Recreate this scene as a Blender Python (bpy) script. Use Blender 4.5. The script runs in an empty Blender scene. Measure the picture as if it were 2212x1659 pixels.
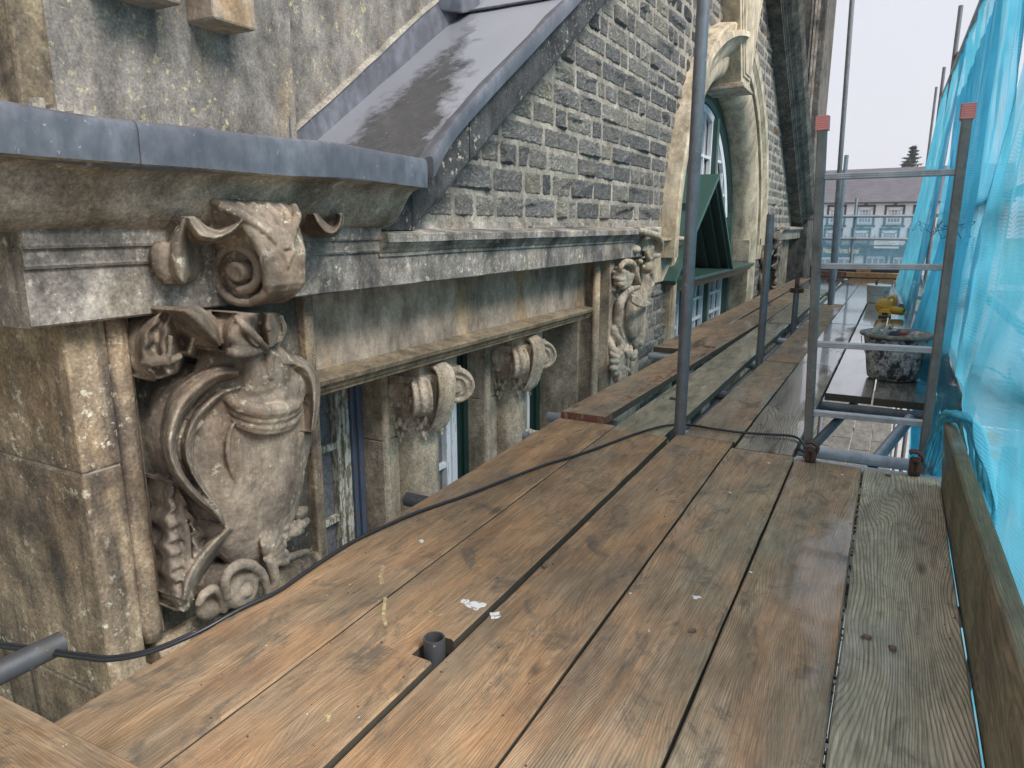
import bpy, bmesh, math, random
import numpy as np
from mathutils import Vector, Matrix, noise as mnoise
random.seed(7); np.random.seed(7)
S = bpy.context.scene
COL = S.collection
PI = math.pi

# ------------------------------------------------------------------ camera
F = 1530.0; CX, CY = 1106.0, 829.5            # focal length and centre for a 2212 x 1659 frame
TH = math.atan((CY - 488) / F)
YAW = math.atan((1950 - CX) / (F * math.cos(TH) + (CY - 488) * math.sin(TH)))
EYE = 0.855
cam_d = bpy.data.cameras.new('camera'); cam = bpy.data.objects.new('camera', cam_d); COL.objects.link(cam)
cam_d.sensor_width = 36; cam_d.lens = 36 * F / 2212; cam_d.clip_end = 600; cam_d.clip_start = 0.02
cam.location = (0, 0, EYE); cam.rotation_euler = (PI / 2 - TH, 0, YAW)
S.camera = cam
_f = Vector((-math.sin(YAW) * math.cos(TH), math.cos(YAW) * math.cos(TH), -math.sin(TH)))
_r = Vector((math.cos(YAW), math.sin(YAW), 0)); _u = _r.cross(_f)
def ray(px, py): return _f * F + _r * (px - CX) + _u * (CY - py)
def hx(px, py, X): d = ray(px, py); return Vector((0, 0, EYE)) + d * (X / d.x)
def hy(px, py, Y): d = ray(px, py); return Vector((0, 0, EYE)) + d * (Y / d.y)
def hz(px, py, z): d = ray(px, py); return Vector((0, 0, EYE)) + d * ((z - EYE) / d.z)

# ------------------------------------------------------------------ world, sun, exposure
w = bpy.data.worlds.new('World'); S.world = w; w.use_nodes = True
wn = w.node_tree; wn.nodes.clear()
sky = wn.nodes.new('ShaderNodeTexSky'); sky.sky_type = 'NISHITA'; sky.sun_disc = False
SUN_EL, SUN_AZ = math.radians(47), math.radians(104)
sky.sun_elevation = SUN_EL; sky.sun_rotation = SUN_AZ; sky.dust_density = 6; sky.air_density = 1.0; sky.ozone_density = 1
mixs = wn.nodes.new('ShaderNodeMix'); mixs.data_type = 'RGBA'; mixs.inputs[0].default_value = 0.88
cn = wn.nodes.new('ShaderNodeTexNoise'); cn.inputs['Scale'].default_value = 1.6; cn.inputs['Detail'].default_value = 4
cr = wn.nodes.new('ShaderNodeMapRange'); cr.inputs[1].default_value = .3; cr.inputs[2].default_value = .7; cr.inputs[3].default_value = .95; cr.inputs[4].default_value = 1.04
cm = wn.nodes.new('ShaderNodeMix'); cm.data_type = 'RGBA'; cm.blend_type = 'MULTIPLY'; cm.inputs[0].default_value = 1
cm.inputs[6].default_value = (4.55, 4.57, 4.95, 1)      # flat overcast cloud layer, same units as the sky texture
wn.links.new(cn.outputs[0], cr.inputs[0]); wn.links.new(cr.outputs[0], cm.inputs[7])
wn.links.new(sky.outputs[0], mixs.inputs[6]); wn.links.new(cm.outputs[2], mixs.inputs[7])
bg = wn.nodes.new('ShaderNodeBackground'); bg.inputs[1].default_value = 0.068
wo = wn.nodes.new('ShaderNodeOutputWorld')
wn.links.new(mixs.outputs[2], bg.inputs[0]); wn.links.new(bg.outputs[0], wo.inputs[0])
sl = bpy.data.lights.new('sun', 'SUN'); sl.energy = 1.5; sl.angle = math.radians(26); sl.color = (1, .98, .955)
so = bpy.data.objects.new('sun', sl); COL.objects.link(so)
sd = Vector((math.sin(SUN_AZ) * math.cos(SUN_EL), math.cos(SUN_AZ) * math.cos(SUN_EL), math.sin(SUN_EL)))
so.rotation_euler = sd.to_track_quat('Z', 'Y').to_euler()
S.view_settings.view_transform = 'Standard'; S.view_settings.look = 'None'; S.view_settings.gamma = 1
S.view_settings.exposure = 1.5
S.render.engine = 'CYCLES'
S.cycles.transparent_max_bounces = 16; S.cycles.max_bounces = 7

# ------------------------------------------------------------------ material helpers
class NT:
    def __init__(s, name):
        s.m = bpy.data.materials.new(name); s.m.use_nodes = True; s.t = s.m.node_tree
        s.b = s.t.nodes['Principled BSDF']; s.out = s.t.nodes['Material Output']
        s.geo = None; s.tc = None
    def n(s, k): return s.t.nodes.new(k)
    def l(s, a, b): s.t.links.new(a, b)
    def pos(s):
        if not s.geo: s.geo = s.n('ShaderNodeNewGeometry')
        return s.geo.outputs['Position']
    def objc(s):
        if not s.tc: s.tc = s.n('ShaderNodeTexCoord')
        return s.tc.outputs['Object']
    def map(s, vec, scale=(1, 1, 1), loc=None, rot=(0, 0, 0)):
        m = s.n('ShaderNodeMapping'); m.inputs['Scale'].default_value = scale; m.inputs['Rotation'].default_value = rot
        s.l(vec, m.inputs[0])
        if loc is not None:
            if hasattr(loc, 'is_linked'): s.l(loc, m.inputs['Location'])
            else: m.inputs['Location'].default_value = loc
        return m.outputs[0]
    def noise(s, vec, sc, det=4, rough=.55, dist=0):
        q = s.n('ShaderNodeTexNoise'); s.l(vec, q.inputs['Vector']); q.inputs['Scale'].default_value = sc
        q.inputs['Detail'].default_value = det; q.inputs['Roughness'].default_value = rough; q.inputs['Distortion'].default_value = dist
        return q.outputs[0]
    def vor(s, vec, sc, feat='F1', rnd=1):
        q = s.n('ShaderNodeTexVoronoi'); q.feature = feat; s.l(vec, q.inputs['Vector']); q.inputs['Scale'].default_value = sc
        q.inputs['Randomness'].default_value = rnd
        return q.outputs['Distance']
    def rng(s, v, a, b, c=0, d=1, clamp=True):
        q = s.n('ShaderNodeMapRange'); q.clamp = clamp; s.l(v, q.inputs[0])
        for i, x in enumerate((a, b, c, d)): q.inputs[i + 1].default_value = x
        return q.outputs[0]
    def math(s, op, a, b=None):
        q = s.n('ShaderNodeMath'); q.operation = op
        for i, x in enumerate((a, b)):
            if x is None: continue
            if hasattr(x, 'is_linked'): s.l(x, q.inputs[i])
            else: q.inputs[i].default_value = x
        return q.outputs[0]
    def mix(s, f, a, b, mode='MIX'):
        q = s.n('ShaderNodeMix'); q.data_type = 'RGBA'; q.blend_type = mode
        for i, x in ((0, f), (6, a), (7, b)):
            if hasattr(x, 'is_linked'): s.l(x, q.inputs[i])
            elif i == 0: q.inputs[0].default_value = x
            else: q.inputs[i].default_value = (*x, 1) if len(x) == 3 else x
        return q.outputs[2]
    def bump(s, h, st=.5, dist=.01, prev=None):
        q = s.n('ShaderNodeBump'); s.l(h, q.inputs['Height']); q.inputs['Strength'].default_value = st; q.inputs['Distance'].default_value = dist
        if prev is not None: s.l(prev, q.inputs['Normal'])
        return q.outputs[0]
    def done(s, col=None, rough=None, metal=0, normal=None, spec=None):
        for k, v in (('Base Color', col), ('Roughness', rough), ('Metallic', metal), ('Normal', normal), ('Specular IOR Level', spec)):
            if v is None: continue
            if hasattr(v, 'is_linked'): s.l(v, s.b.inputs[k])
            elif k == 'Base Color': s.b.inputs[k].default_value = (*v, 1)
            else: s.b.inputs[k].default_value = v
        return s.m

def stone(name, base, base2, soot=(.05, .048, .046), sootamt=.35, warm=(.42, .24, .08), warmamt=.2, lichen=.3, streak=.4, bs=1.0, grain=1.0, moss=0.0, lcol=(.55, .53, .42)):
    t = NT(name); p = t.pos()
    big = t.noise(p, 2.3, 3); mid = t.noise(p, 9, 5, .62, .3); fine = t.noise(p, 120, 3, .7)
    st = t.noise(t.map(p, (16, 16, 1.6)), 1.0, 4, .6, .4)
    c = t.mix(t.rng(mid, .3, .7), base, base2)
    c = t.mix(t.math('MULTIPLY', t.rng(t.noise(t.map(p, (1, 1, .55), (3.1, 7, 2)), 3.6, 4, .6), .52, .72), warmamt), c, warm)
    sm = t.math('MULTIPLY', t.rng(big, .40, .62), t.rng(mid, .35, .65, .35, 1))
    c = t.mix(t.math('MULTIPLY', sm, sootamt), c, soot)
    c = t.mix(t.math('MULTIPLY', t.rng(st, .52, .68), streak), c, soot)
    if moss: c = t.mix(t.math('MULTIPLY', t.rng(t.noise(p, 5.2, 5, .7), .52, .68), moss), c, (.10, .11, .045))
    li = t.math('MULTIPLY', t.rng(t.noise(p, 34, 5, .72), .57, .63), t.rng(t.noise(t.map(p, loc=(4, 1, 9)), 4.2, 2), .42, .6))
    c = t.mix(t.math('MULTIPLY', li, lichen), c, lcol)
    sp = t.rng(t.vor(p, 70), .03, .14, 1, 0)
    sp = t.math('MULTIPLY', sp, t.rng(t.noise(p, 13, 2), .50, .62))
    c = t.mix(t.math('MULTIPLY', sp, lichen), c, (.62, .6, .5))
    c = t.mix(.7 * grain, c, t.mix(t.rng(fine, .32, .68), (.55, .55, .55), (1.5, 1.5, 1.48)), 'MULTIPLY')
    c = t.mix(.6 * grain, c, t.mix(t.rng(t.noise(p, 38, 5, .7), .3, .7), (.6, .6, .6), (1.4, 1.4, 1.4)), 'MULTIPLY')
    c = t.mix(.85, c, t.mix(t.rng(t.noise(t.map(p, (1, 1, .5)), 8, 5, .7), .36, .64), (.55, .54, .53), (1.45, 1.43, 1.4)), 'MULTIPLY')
    pit = t.rng(t.vor(p, 55), .0, .16, 0, 1)
    pit = t.mix(t.rng(t.noise(p, 20, 2), .5, .6), (1, 1, 1), pit)
    n1 = t.bump(t.noise(p, 26, 6, .68), .55 * bs, .006)
    n2 = t.bump(fine, .45 * bs, .0018, n1)
    n3 = t.bump(pit, .3 * bs, .0015, n2)
    return t.done(c, t.rng(mid, .3, .7, .72, .92), 0, n3, .25)

def woodmat(name, a, b, dark, grey, greyamt=.5, green=0.0, wet=0.0, ring=.5, dirt=.5, rs=62, hot=None):
    t = NT(name); o = t.objc()
    oi = t.n('ShaderNodeObjectInfo'); cv = t.n('ShaderNodeCombineXYZ')
    r = t.math('MULTIPLY', oi.outputs['Random'], 37.0)
    for i in range(3): t.l(r, cv.inputs[i])
    off = cv.outputs[0]
    ad = t.n('ShaderNodeVectorMath'); ad.operation = 'ADD'; t.l(o, ad.inputs[0]); t.l(off, ad.inputs[1]); v = ad.outputs[0]
    warp = t.noise(t.map(v, (5, 1.1, 3)), 1, 2, .45)
    # cathedral grain rings
    wv = t.n('ShaderNodeTexWave'); wv.wave_type = 'BANDS'; wv.bands_direction = 'X'
    mv = t.n('ShaderNodeVectorMath'); mv.operation = 'ADD'; cb = t.n('ShaderNodeCombineXYZ'); t.l(t.rng(warp, .2, .8, -.07, .07), cb.inputs[0])
    t.l(v, mv.inputs[0]); t.l(cb.outputs[0], mv.inputs[1])
    t.l(t.map(mv.outputs[0], (1, .05, 1)), wv.inputs[0]); wv.inputs['Scale'].default_value = rs
    wv.inputs['Distortion'].default_value = 2.6; wv.inputs['Detail'].default_value = 2; wv.inputs['Detail Scale'].default_value = 1.0; wv.inputs['Detail Roughness'].default_value = .55
    rings = wv.outputs['Fac']
    fib = t.noise(t.map(v, (150, 5, 40)), 1, 4, .65)
    fib2 = t.noise(t.map(v, (40, 2.2, 20)), 1, 4, .6, .6)
    big = t.noise(t.map(v, (3.2, 1.6, 2)), 1, 5, .65, .3)
    c = t.mix(t.rng(fib2, .3, .7), a, b)
    c = t.mix(t.math('MULTIPLY', t.rng(rings, .55, .95), ring), c, dark)
    c = t.mix(t.math('MULTIPLY', t.rng(fib, .5, .75), .45), c, dark)
    c = t.mix(t.math('MULTIPLY', t.rng(big, .42, .62), greyamt), c, grey)
    if green: c = t.mix(t.math('MULTIPLY', t.rng(t.noise(t.map(v, (4, 1.1, 2), (5, 5, 5)), 1, 5, .65), .45, .65), green), c, (.13, .15, .065))
    if hot: c = t.mix(t.math('MULTIPLY', t.rng(t.noise(t.map(v, (9, 3.2, 2), (2, 8, 4)), 1, 5, .7, .4), .46, .66), .5), c, hot)
    c = t.mix(.75, c, t.mix(t.rng(t.noise(t.map(v, (260, 9, 60)), 1, 3, .7), .3, .7), (.6, .58, .55), (1.4, 1.4, 1.4)), 'MULTIPLY')
    c = t.mix(.62, c, t.mix(t.rng(t.noise(t.map(v, (11, 4, 4), (1, 2, 3)), 1, 6, .72, .3), .36, .64), (.58, .56, .54), (1.42, 1.4, 1.36)), 'MULTIPLY')
    # knots
    k = t.vor(t.map(v, (8, 2.4, .01)), 1); kk = t.rng(k, .05, .13, 1, 0)
    km = t.math('MULTIPLY', kk, t.rng(t.noise(v, 2.1, 1), .46, .52))
    c = t.mix(t.math('MULTIPLY', km, .8), c, (.045, .03, .02))
    # foot dirt and blotches
    d = t.rng(t.noise(t.map(v, (1.3, .7, 1)), 7.5, 7, .76, .6), .53, .64)
    c = t.mix(t.math('MULTIPLY', d, dirt), c, (.085, .075, .06))
    d2 = t.rng(t.noise(t.map(v, (1, .6, 1)), 38, 4, .7), .70, .76)
    c = t.mix(t.math('MULTIPLY', d2, .6), c, (.03, .028, .025))
    w_ = t.math('MULTIPLY', t.rng(t.noise(v, 60, 3, .6), .725, .74), t.rng(t.noise(v, 3, 2), .52, .6))
    c = t.mix(w_, c, (.6, .58, .52))
    wm = t.rng(t.noise(t.map(v, (5, 1.2, 2), (9, 3, 1)), 1, 4, .6), .62 - wet * .45, .70 - wet * .38)
    if wet:
        c = t.mix(t.math('MULTIPLY', wm, .35), c, t.mix(1.0, c, (.5, .5, .52), 'MULTIPLY'))
        rough = t.math('SUBTRACT', .78, t.math('MULTIPLY', wm, .78 - (.26 - .14 * wet)))
        t.l(t.math('MULTIPLY', wm, .55 + .45 * wet), t.b.inputs['Coat Weight']); t.b.inputs['Coat Roughness'].default_value = .06
    else: rough = t.rng(big, .3, .7, .5, .75)
    h = t.math('ADD', t.math('MULTIPLY', rings, .55), fib)
    n1 = t.bump(h, .55 if wet < .5 else .22, .0016)
    n2 = t.bump(d, .25, .002, n1)
    return t.done(c, rough, 0, n2, .5)

def paint(name, col, chip=0.0, chipcol=(.5, .48, .42), rough=.45, dirt=.2, sc=18):
    t = NT(name); p = t.pos()
    c = t.mix(t.math('MULTIPLY', t.rng(t.noise(t.map(p, (1, 1, .35)), sc, 4, .6), .45, .7), dirt), col, tuple(x * .45 for x in col))
    n = t.noise(t.map(p, (1, 1, .3)), 60, 5, .7)
    m = None
    if chip:
        m = t.rng(n, .62 - chip * .16, .63 - chip * .16); c = t.mix(m, c, chipcol)
        return t.done(c, rough, 0, t.bump(m, .6, .002))
    return t.done(c, rough, 0, t.bump(n, .12, .001))

def metal(name, col, rough=.42, met=.6, spat=.3, dirt=.5, dc=(.09, .07, .055)):
    t = NT(name); p = t.pos()
    a = t.noise(p, 14, 5, .65); b = t.noise(p, 70, 3, .6)
    c = t.mix(t.math('MULTIPLY', t.rng(a, .42, .7), dirt), col, dc)
    c = t.mix(t.math('MULTIPLY', t.rng(b, .66, .70), spat), c, (.6, .6, .57))
    c = t.mix(t.math('MULTIPLY', t.rng(t.noise(t.map(p, (1, 1, .4)), 38, 4, .6), .3, .7), .35), c, tuple(min(1, x * 1.5) for x in col))
    mt = t.math('MULTIPLY', t.rng(b, .64, .70, 1, 0), met)
    return t.done(c, t.rng(a, .3, .7, rough, rough + .22), mt, t.bump(b, .12, .001))

M = {}
CREAM, CREAM2 = (.44, .375, .29), (.325, .277, .212)
M['ashlar'] = stone('cream_ashlar', CREAM, CREAM2, sootamt=.35, warmamt=.35, lichen=.18, streak=.2)
M['arch'] = stone('pale_arch_stone', (.53, .455, .34), (.44, .38, .28), sootamt=.25, warm=(.46, .32, .16), warmamt=.3, lichen=.12, streak=.12, grain=.5)
M['frieze'] = stone('stained_frieze_stone', (.46, .375, .30), (.34, .28, .225), sootamt=.42, warm=(.50, .31, .13), warmamt=.75, lichen=.35, streak=.2, grain=.5)
M['pier'] = stone('weathered_pier_stone', (.39, .31, .215), (.215, .168, .125), soot=(.06, .054, .05), sootamt=.85, warm=(.42, .27, .12), warmamt=.5, lichen=.95, streak=.85, bs=1.3)
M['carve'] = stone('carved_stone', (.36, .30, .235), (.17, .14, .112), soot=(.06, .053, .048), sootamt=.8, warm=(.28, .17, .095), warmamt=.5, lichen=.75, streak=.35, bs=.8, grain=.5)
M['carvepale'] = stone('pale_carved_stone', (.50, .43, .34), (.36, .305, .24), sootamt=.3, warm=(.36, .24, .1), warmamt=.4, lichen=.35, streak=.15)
M['cornice'] = stone('sooty_cornice_stone', (.44, .40, .355), (.21, .193, .178), soot=(.045, .043, .044), sootamt=.8, warm=(.45, .33, .16), warmamt=.3, lichen=.95, streak=.5, lcol=(.52, .51, .44))
M['cyma'] = stone('mossy_cornice_stone', (.42, .365, .305), (.28, .24, .20), soot=(.09, .075, .065), sootamt=.45, warm=(.22, .14, .08), warmamt=.55, lichen=.6, streak=.0, moss=.18)
M['lichen'] = stone('lichened_upper_stone', (.27, .25, .225), (.18, .168, .155), soot=(.07, .07, .072), sootamt=.5, warm=(.42, .27, .10), warmamt=.3, lichen=.8, streak=.3, lcol=(.50, .45, .24))
M['coping'] = stone('black_coping_stone', (.085, .085, .088), (.045, .046, .05), soot=(.02, .02, .022), sootamt=.6, warmamt=.0, lichen=.9, streak=.3, lcol=(.42, .40, .32))
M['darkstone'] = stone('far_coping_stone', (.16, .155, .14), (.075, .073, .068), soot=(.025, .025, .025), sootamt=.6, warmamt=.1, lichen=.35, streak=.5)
M['mortar'] = stone('lime_mortar', (.34, .31, .265), (.25, .23, .195), soot=(.16, .16, .155), sootamt=.25, warmamt=.1, lichen=.2, streak=.1, bs=1.6)

def rockmat():
    t = NT('pitched_rubble_stone'); p = t.pos()
    at = t.n('ShaderNodeVertexColor'); at.layer_name = 'tone'
    m = t.noise(p, 16, 6, .7); f = t.noise(p, 90, 4, .7)
    c = t.mix(.8, at.outputs[0], t.mix(t.rng(m, .3, .7), (.6, .6, .62), (1.4, 1.38, 1.3)), 'MULTIPLY')
    c = t.mix(t.math('MULTIPLY', t.rng(t.noise(p, 5, 4, .6), .52, .7), .4), c, (.21, .19, .14))
    c = t.mix(t.rng(f, .69, .73, 0, .7), c, (.45, .43, .36))
    cr_ = t.rng(t.noise(t.map(p, (1, 1, 2.2)), 22, 6, .75, 1.2), .45, .55)
    return t.done(c, .85, 0, t.bump(f, .7, .005, t.bump(cr_, .8, .012)), .2)
M['rock'] = rockmat()

def leadmat(name, pale_margins):
    t = NT(name); p = t.pos()
    a = t.noise(p, 5, 4, .6); b = t.noise(t.map(p, (1, 1, .5)), 24, 5, .65)
    c = t.mix(t.rng(b, .35, .7), (.125, .13, .15), (.22, .23, .26))
    if pale_margins:
        # dark glossier middle of the sheet between two pale margins: across = X, ragged edge by noise
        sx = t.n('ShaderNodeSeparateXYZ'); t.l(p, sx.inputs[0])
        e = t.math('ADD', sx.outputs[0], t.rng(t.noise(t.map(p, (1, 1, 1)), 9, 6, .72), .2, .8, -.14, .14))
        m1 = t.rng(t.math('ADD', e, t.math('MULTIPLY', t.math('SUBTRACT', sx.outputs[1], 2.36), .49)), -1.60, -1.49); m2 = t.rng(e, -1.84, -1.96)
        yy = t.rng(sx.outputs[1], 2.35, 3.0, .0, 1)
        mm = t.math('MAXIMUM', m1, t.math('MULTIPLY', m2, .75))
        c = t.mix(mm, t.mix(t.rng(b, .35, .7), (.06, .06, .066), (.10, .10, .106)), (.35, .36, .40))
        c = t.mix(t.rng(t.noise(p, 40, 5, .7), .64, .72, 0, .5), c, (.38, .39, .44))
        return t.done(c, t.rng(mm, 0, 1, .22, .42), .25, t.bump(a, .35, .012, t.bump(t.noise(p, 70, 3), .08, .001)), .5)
    c = t.mix(t.rng(a, .42, .62, 0, .55), c, (.08, .082, .10))
    c = t.mix(t.rng(t.noise(p, 55, 4, .7), .66, .7, 0, .7), c, (.4, .42, .48))
    return t.done(c, t.rng(b, .3, .7, .34, .55), .35, t.bump(a, .3, .012, t.bump(b, .1, .002)), .5)
M['lead'] = leadmat('sheet_lead', False); M['leadtop'] = leadmat('dark_pale_sheet_lead', True)

M['wood'] = woodmat('orange_brown_board', (.40, .255, .14), (.28, .18, .10), (.14, .08, .045), (.20, .165, .12), .6, .06, .12, .35, .7, 70, (.40, .215, .10))
M['woodg'] = woodmat('grey_green_board', (.50, .44, .325), (.37, .325, .24), (.15, .135, .09), (.36, .34, .25), .5, .08, .2, .9, .5, 42)
M['woodm'] = woodmat('worn_brown_board', (.37, .26, .16), (.27, .19, .12), (.12, .085, .055), (.24, .21, .155), .7, .14, .16, .55, .7, 55, (.42, .225, .115))
M['woodf'] = woodmat('damp_green_board', (.44, .375, .26), (.31, .265, .185), (.14, .12, .08), (.30, .28, .215), .5, .35, .35, .4, .5)
M['woodlow'] = woodmat('grey_lower_deck_board', (.22, .215, .20), (.17, .165, .15), (.08, .075, .065), (.19, .19, .18), .5, .05, .05, .2, .6)
M['woodpool'] = woodmat('raised_grain_wet_board', (.33, .28, .21), (.24, .20, .15), (.09, .075, .055), (.26, .24, .20), .5, .1, .55, 1.0, .3, 34)
M['woodwet'] = woodmat('rain_wet_board', (.27, .235, .19), (.20, .18, .15), (.10, .09, .07), (.22, .21, .19), .5, .1, 1.0, .3, .3)
M['woodnew'] = woodmat('fresh_timber', (.48, .25, .10), (.36, .18, .075), (.22, .11, .05), (.3, .2, .12), .25, 0, .1, .4, .2)
M['woodtoe'] = woodmat('mouldy_toe_board', (.27, .22, .14), (.19, .155, .10), (.06, .055, .035), (.12, .125, .08), .6, .4, .15, .4, .5)
M['galv'] = metal('galvanised_tube', (.19, .20, .215), .42, .55)
M['galvl'] = metal('bright_tube', (.34, .36, .40), .35, .6, .25, .3)
M['galvd'] = metal('dull_dark_tube', (.10, .105, .115), .45, .5, .35, .5)
M['rust'] = metal('rusty_fitting', (.095, .055, .045), .55, .4, .1, .6)
M['alu'] = metal('worn_aluminium', (.40, .41, .42), .36, .75, .15, .35)
M['alud'] = metal('grimy_aluminium', (.21, .20, .185), .46, .55, .15, .7)
M['cap'] = paint('faded_red_rubber', (.85, .30, .26), 0, rough=.6, dirt=.35)
M['green'] = paint('dark_green_paint', (.04, .085, .07), 0, rough=.3, dirt=.25)
M['greenb'] = paint('black_green_paint', (.008, .028, .022), 0, rough=.35, dirt=.2)
M['white'] = paint('white_gloss_paint', (.74, .76, .80), .1, rough=.35, dirt=.12)
M['peel'] = paint('peeling_cream_paint', (.52, .51, .44), .75, (.20, .17, .12), rough=.6, dirt=.35)
M['blue'] = paint('old_blue_paint', (.07, .095, .145), .3, (.14, .06, .05), rough=.4, dirt=.5)
M['rubber'] = paint('black_cable_rubber', (.022, .023, .027), 0, rough=.38, dirt=.2)
M['redbr'] = paint('brick_red_end_paint', (.20, .075, .05), .5, (.28, .2, .14), rough=.8, dirt=.6)
M['yellow'] = paint('yellow_plastic', (.72, .42, .05), 0, rough=.4, dirt=.2)
M['blackp'] = paint('black_plastic', (.02, .02, .022), 0, rough=.45, dirt=.1)
M['whitep'] = paint('white_plastic', (.72, .73, .72), 0, rough=.4, dirt=.12)
M['bone'] = paint('off_white_plastic', (.45, .43, .36), 0, rough=.5, dirt=.3)
M['pinkp'] = paint('dusty_red_plastic', (.38, .13, .11), 0, rough=.5, dirt=.3)
def glassm(name, a, b, r=.25):
    t = NT(name); p = t.pos()
    c = t.mix(t.rng(t.noise(p, 60, 4, .8), .4, .66), a, b)
    return t.done(c, t.rng(t.noise(p, 9, 3), .3, .7, r, r + .35), 0, t.bump(t.noise(p, 90, 2), .15, .001), .6)
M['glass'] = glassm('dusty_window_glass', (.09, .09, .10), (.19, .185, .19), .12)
M['glass2'] = glassm('curtained_window_glass', (.30, .275, .27), (.37, .34, .33), .15)
M['farglass'] = glassm('far_window_glass', (.16, .18, .20), (.30, .32, .34), .1)
def tubm():
    t = NT('mortar_splashed_black_plastic'); p = t.pos()
    m = t.rng(t.noise(p, 13, 7, .74, .4), .435, .51)
    m2 = t.rng(t.noise(p, 45, 5, .7), .45, .6)
    c = t.mix(t.math('MULTIPLY', m, t.rng(m2, 0, 1, .45, 1)), (.035, .037, .042), (.66, .64, .60))
    return t.done(c, t.rng(m, 0, 1, .4, .85), 0, t.bump(m, .5, .003))
M['tub'] = tubm()
def netm(name, col, density, plain=False):
    t = NT(name); t.t.nodes.remove(t.b); p = t.pos(); o = t.objc()
    sx = t.n('ShaderNodeSeparateXYZ'); t.l(o, sx.inputs[0])
    def thr(v, f):
        a = t.math('FRACT', t.math('MULTIPLY', v, f)); a = t.math('ABSOLUTE', t.math('SUBTRACT', a, .5)); return a
    u = thr(t.math('ADD', sx.outputs[1], t.rng(t.noise(o, 3, 2), 0, 1, -.03, .03)) , 105.0); v = thr(t.math('ADD', sx.outputs[2], t.rng(t.noise(o, 2.2, 2), 0, 1, -.05, .05)), 75.0)
    g = t.math('MINIMUM', t.rng(u, .07, .15), t.rng(v, .06, .14))       # 1 in the holes
    hole = t.math('MULTIPLY', g, t.rng(t.noise(o, 2.4, 4, .6), .35, .65, 1 - density - .22, 1 - density + .22))
    if plain: hole = t.rng(t.noise(o, 1.2, 2), .3, .7, .52, .66)
    c = t.mix(t.rng(t.noise(o, 3.1, 4, .6), .35, .65), col, tuple(min(1, x * 1.35 + .02) for x in col))
    df = t.n('ShaderNodeBsdfDiffuse'); tl = t.n('ShaderNodeBsdfTranslucent'); t.l(c, df.inputs[0]); t.l(c, tl.inputs[0])
    mx = t.n('ShaderNodeMixShader'); mx.inputs[0].default_value = .6; t.l(df.outputs[0], mx.inputs[1]); t.l(tl.outputs[0], mx.inputs[2])
    tr = t.n('ShaderNodeBsdfTransparent'); m2 = t.n('ShaderNodeMixShader')
    t.l(hole, m2.inputs[0]); t.l(mx.outputs[0], m2.inputs[1]); t.l(tr.outputs[0], m2.inputs[2])
    t.l(m2.outputs[0], t.out.inputs[0]); return t.m
M['net'] = netm('blue_debris_netting', (.09, .42, .58), .72)
M['netthin'] = netm('thin_blue_netting', (.20, .50, .66), .18, True)
M['netrope'] = paint('bunched_blue_netting', (.08, .42, .55), 0, rough=.7, dirt=.5, sc=60)

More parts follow.
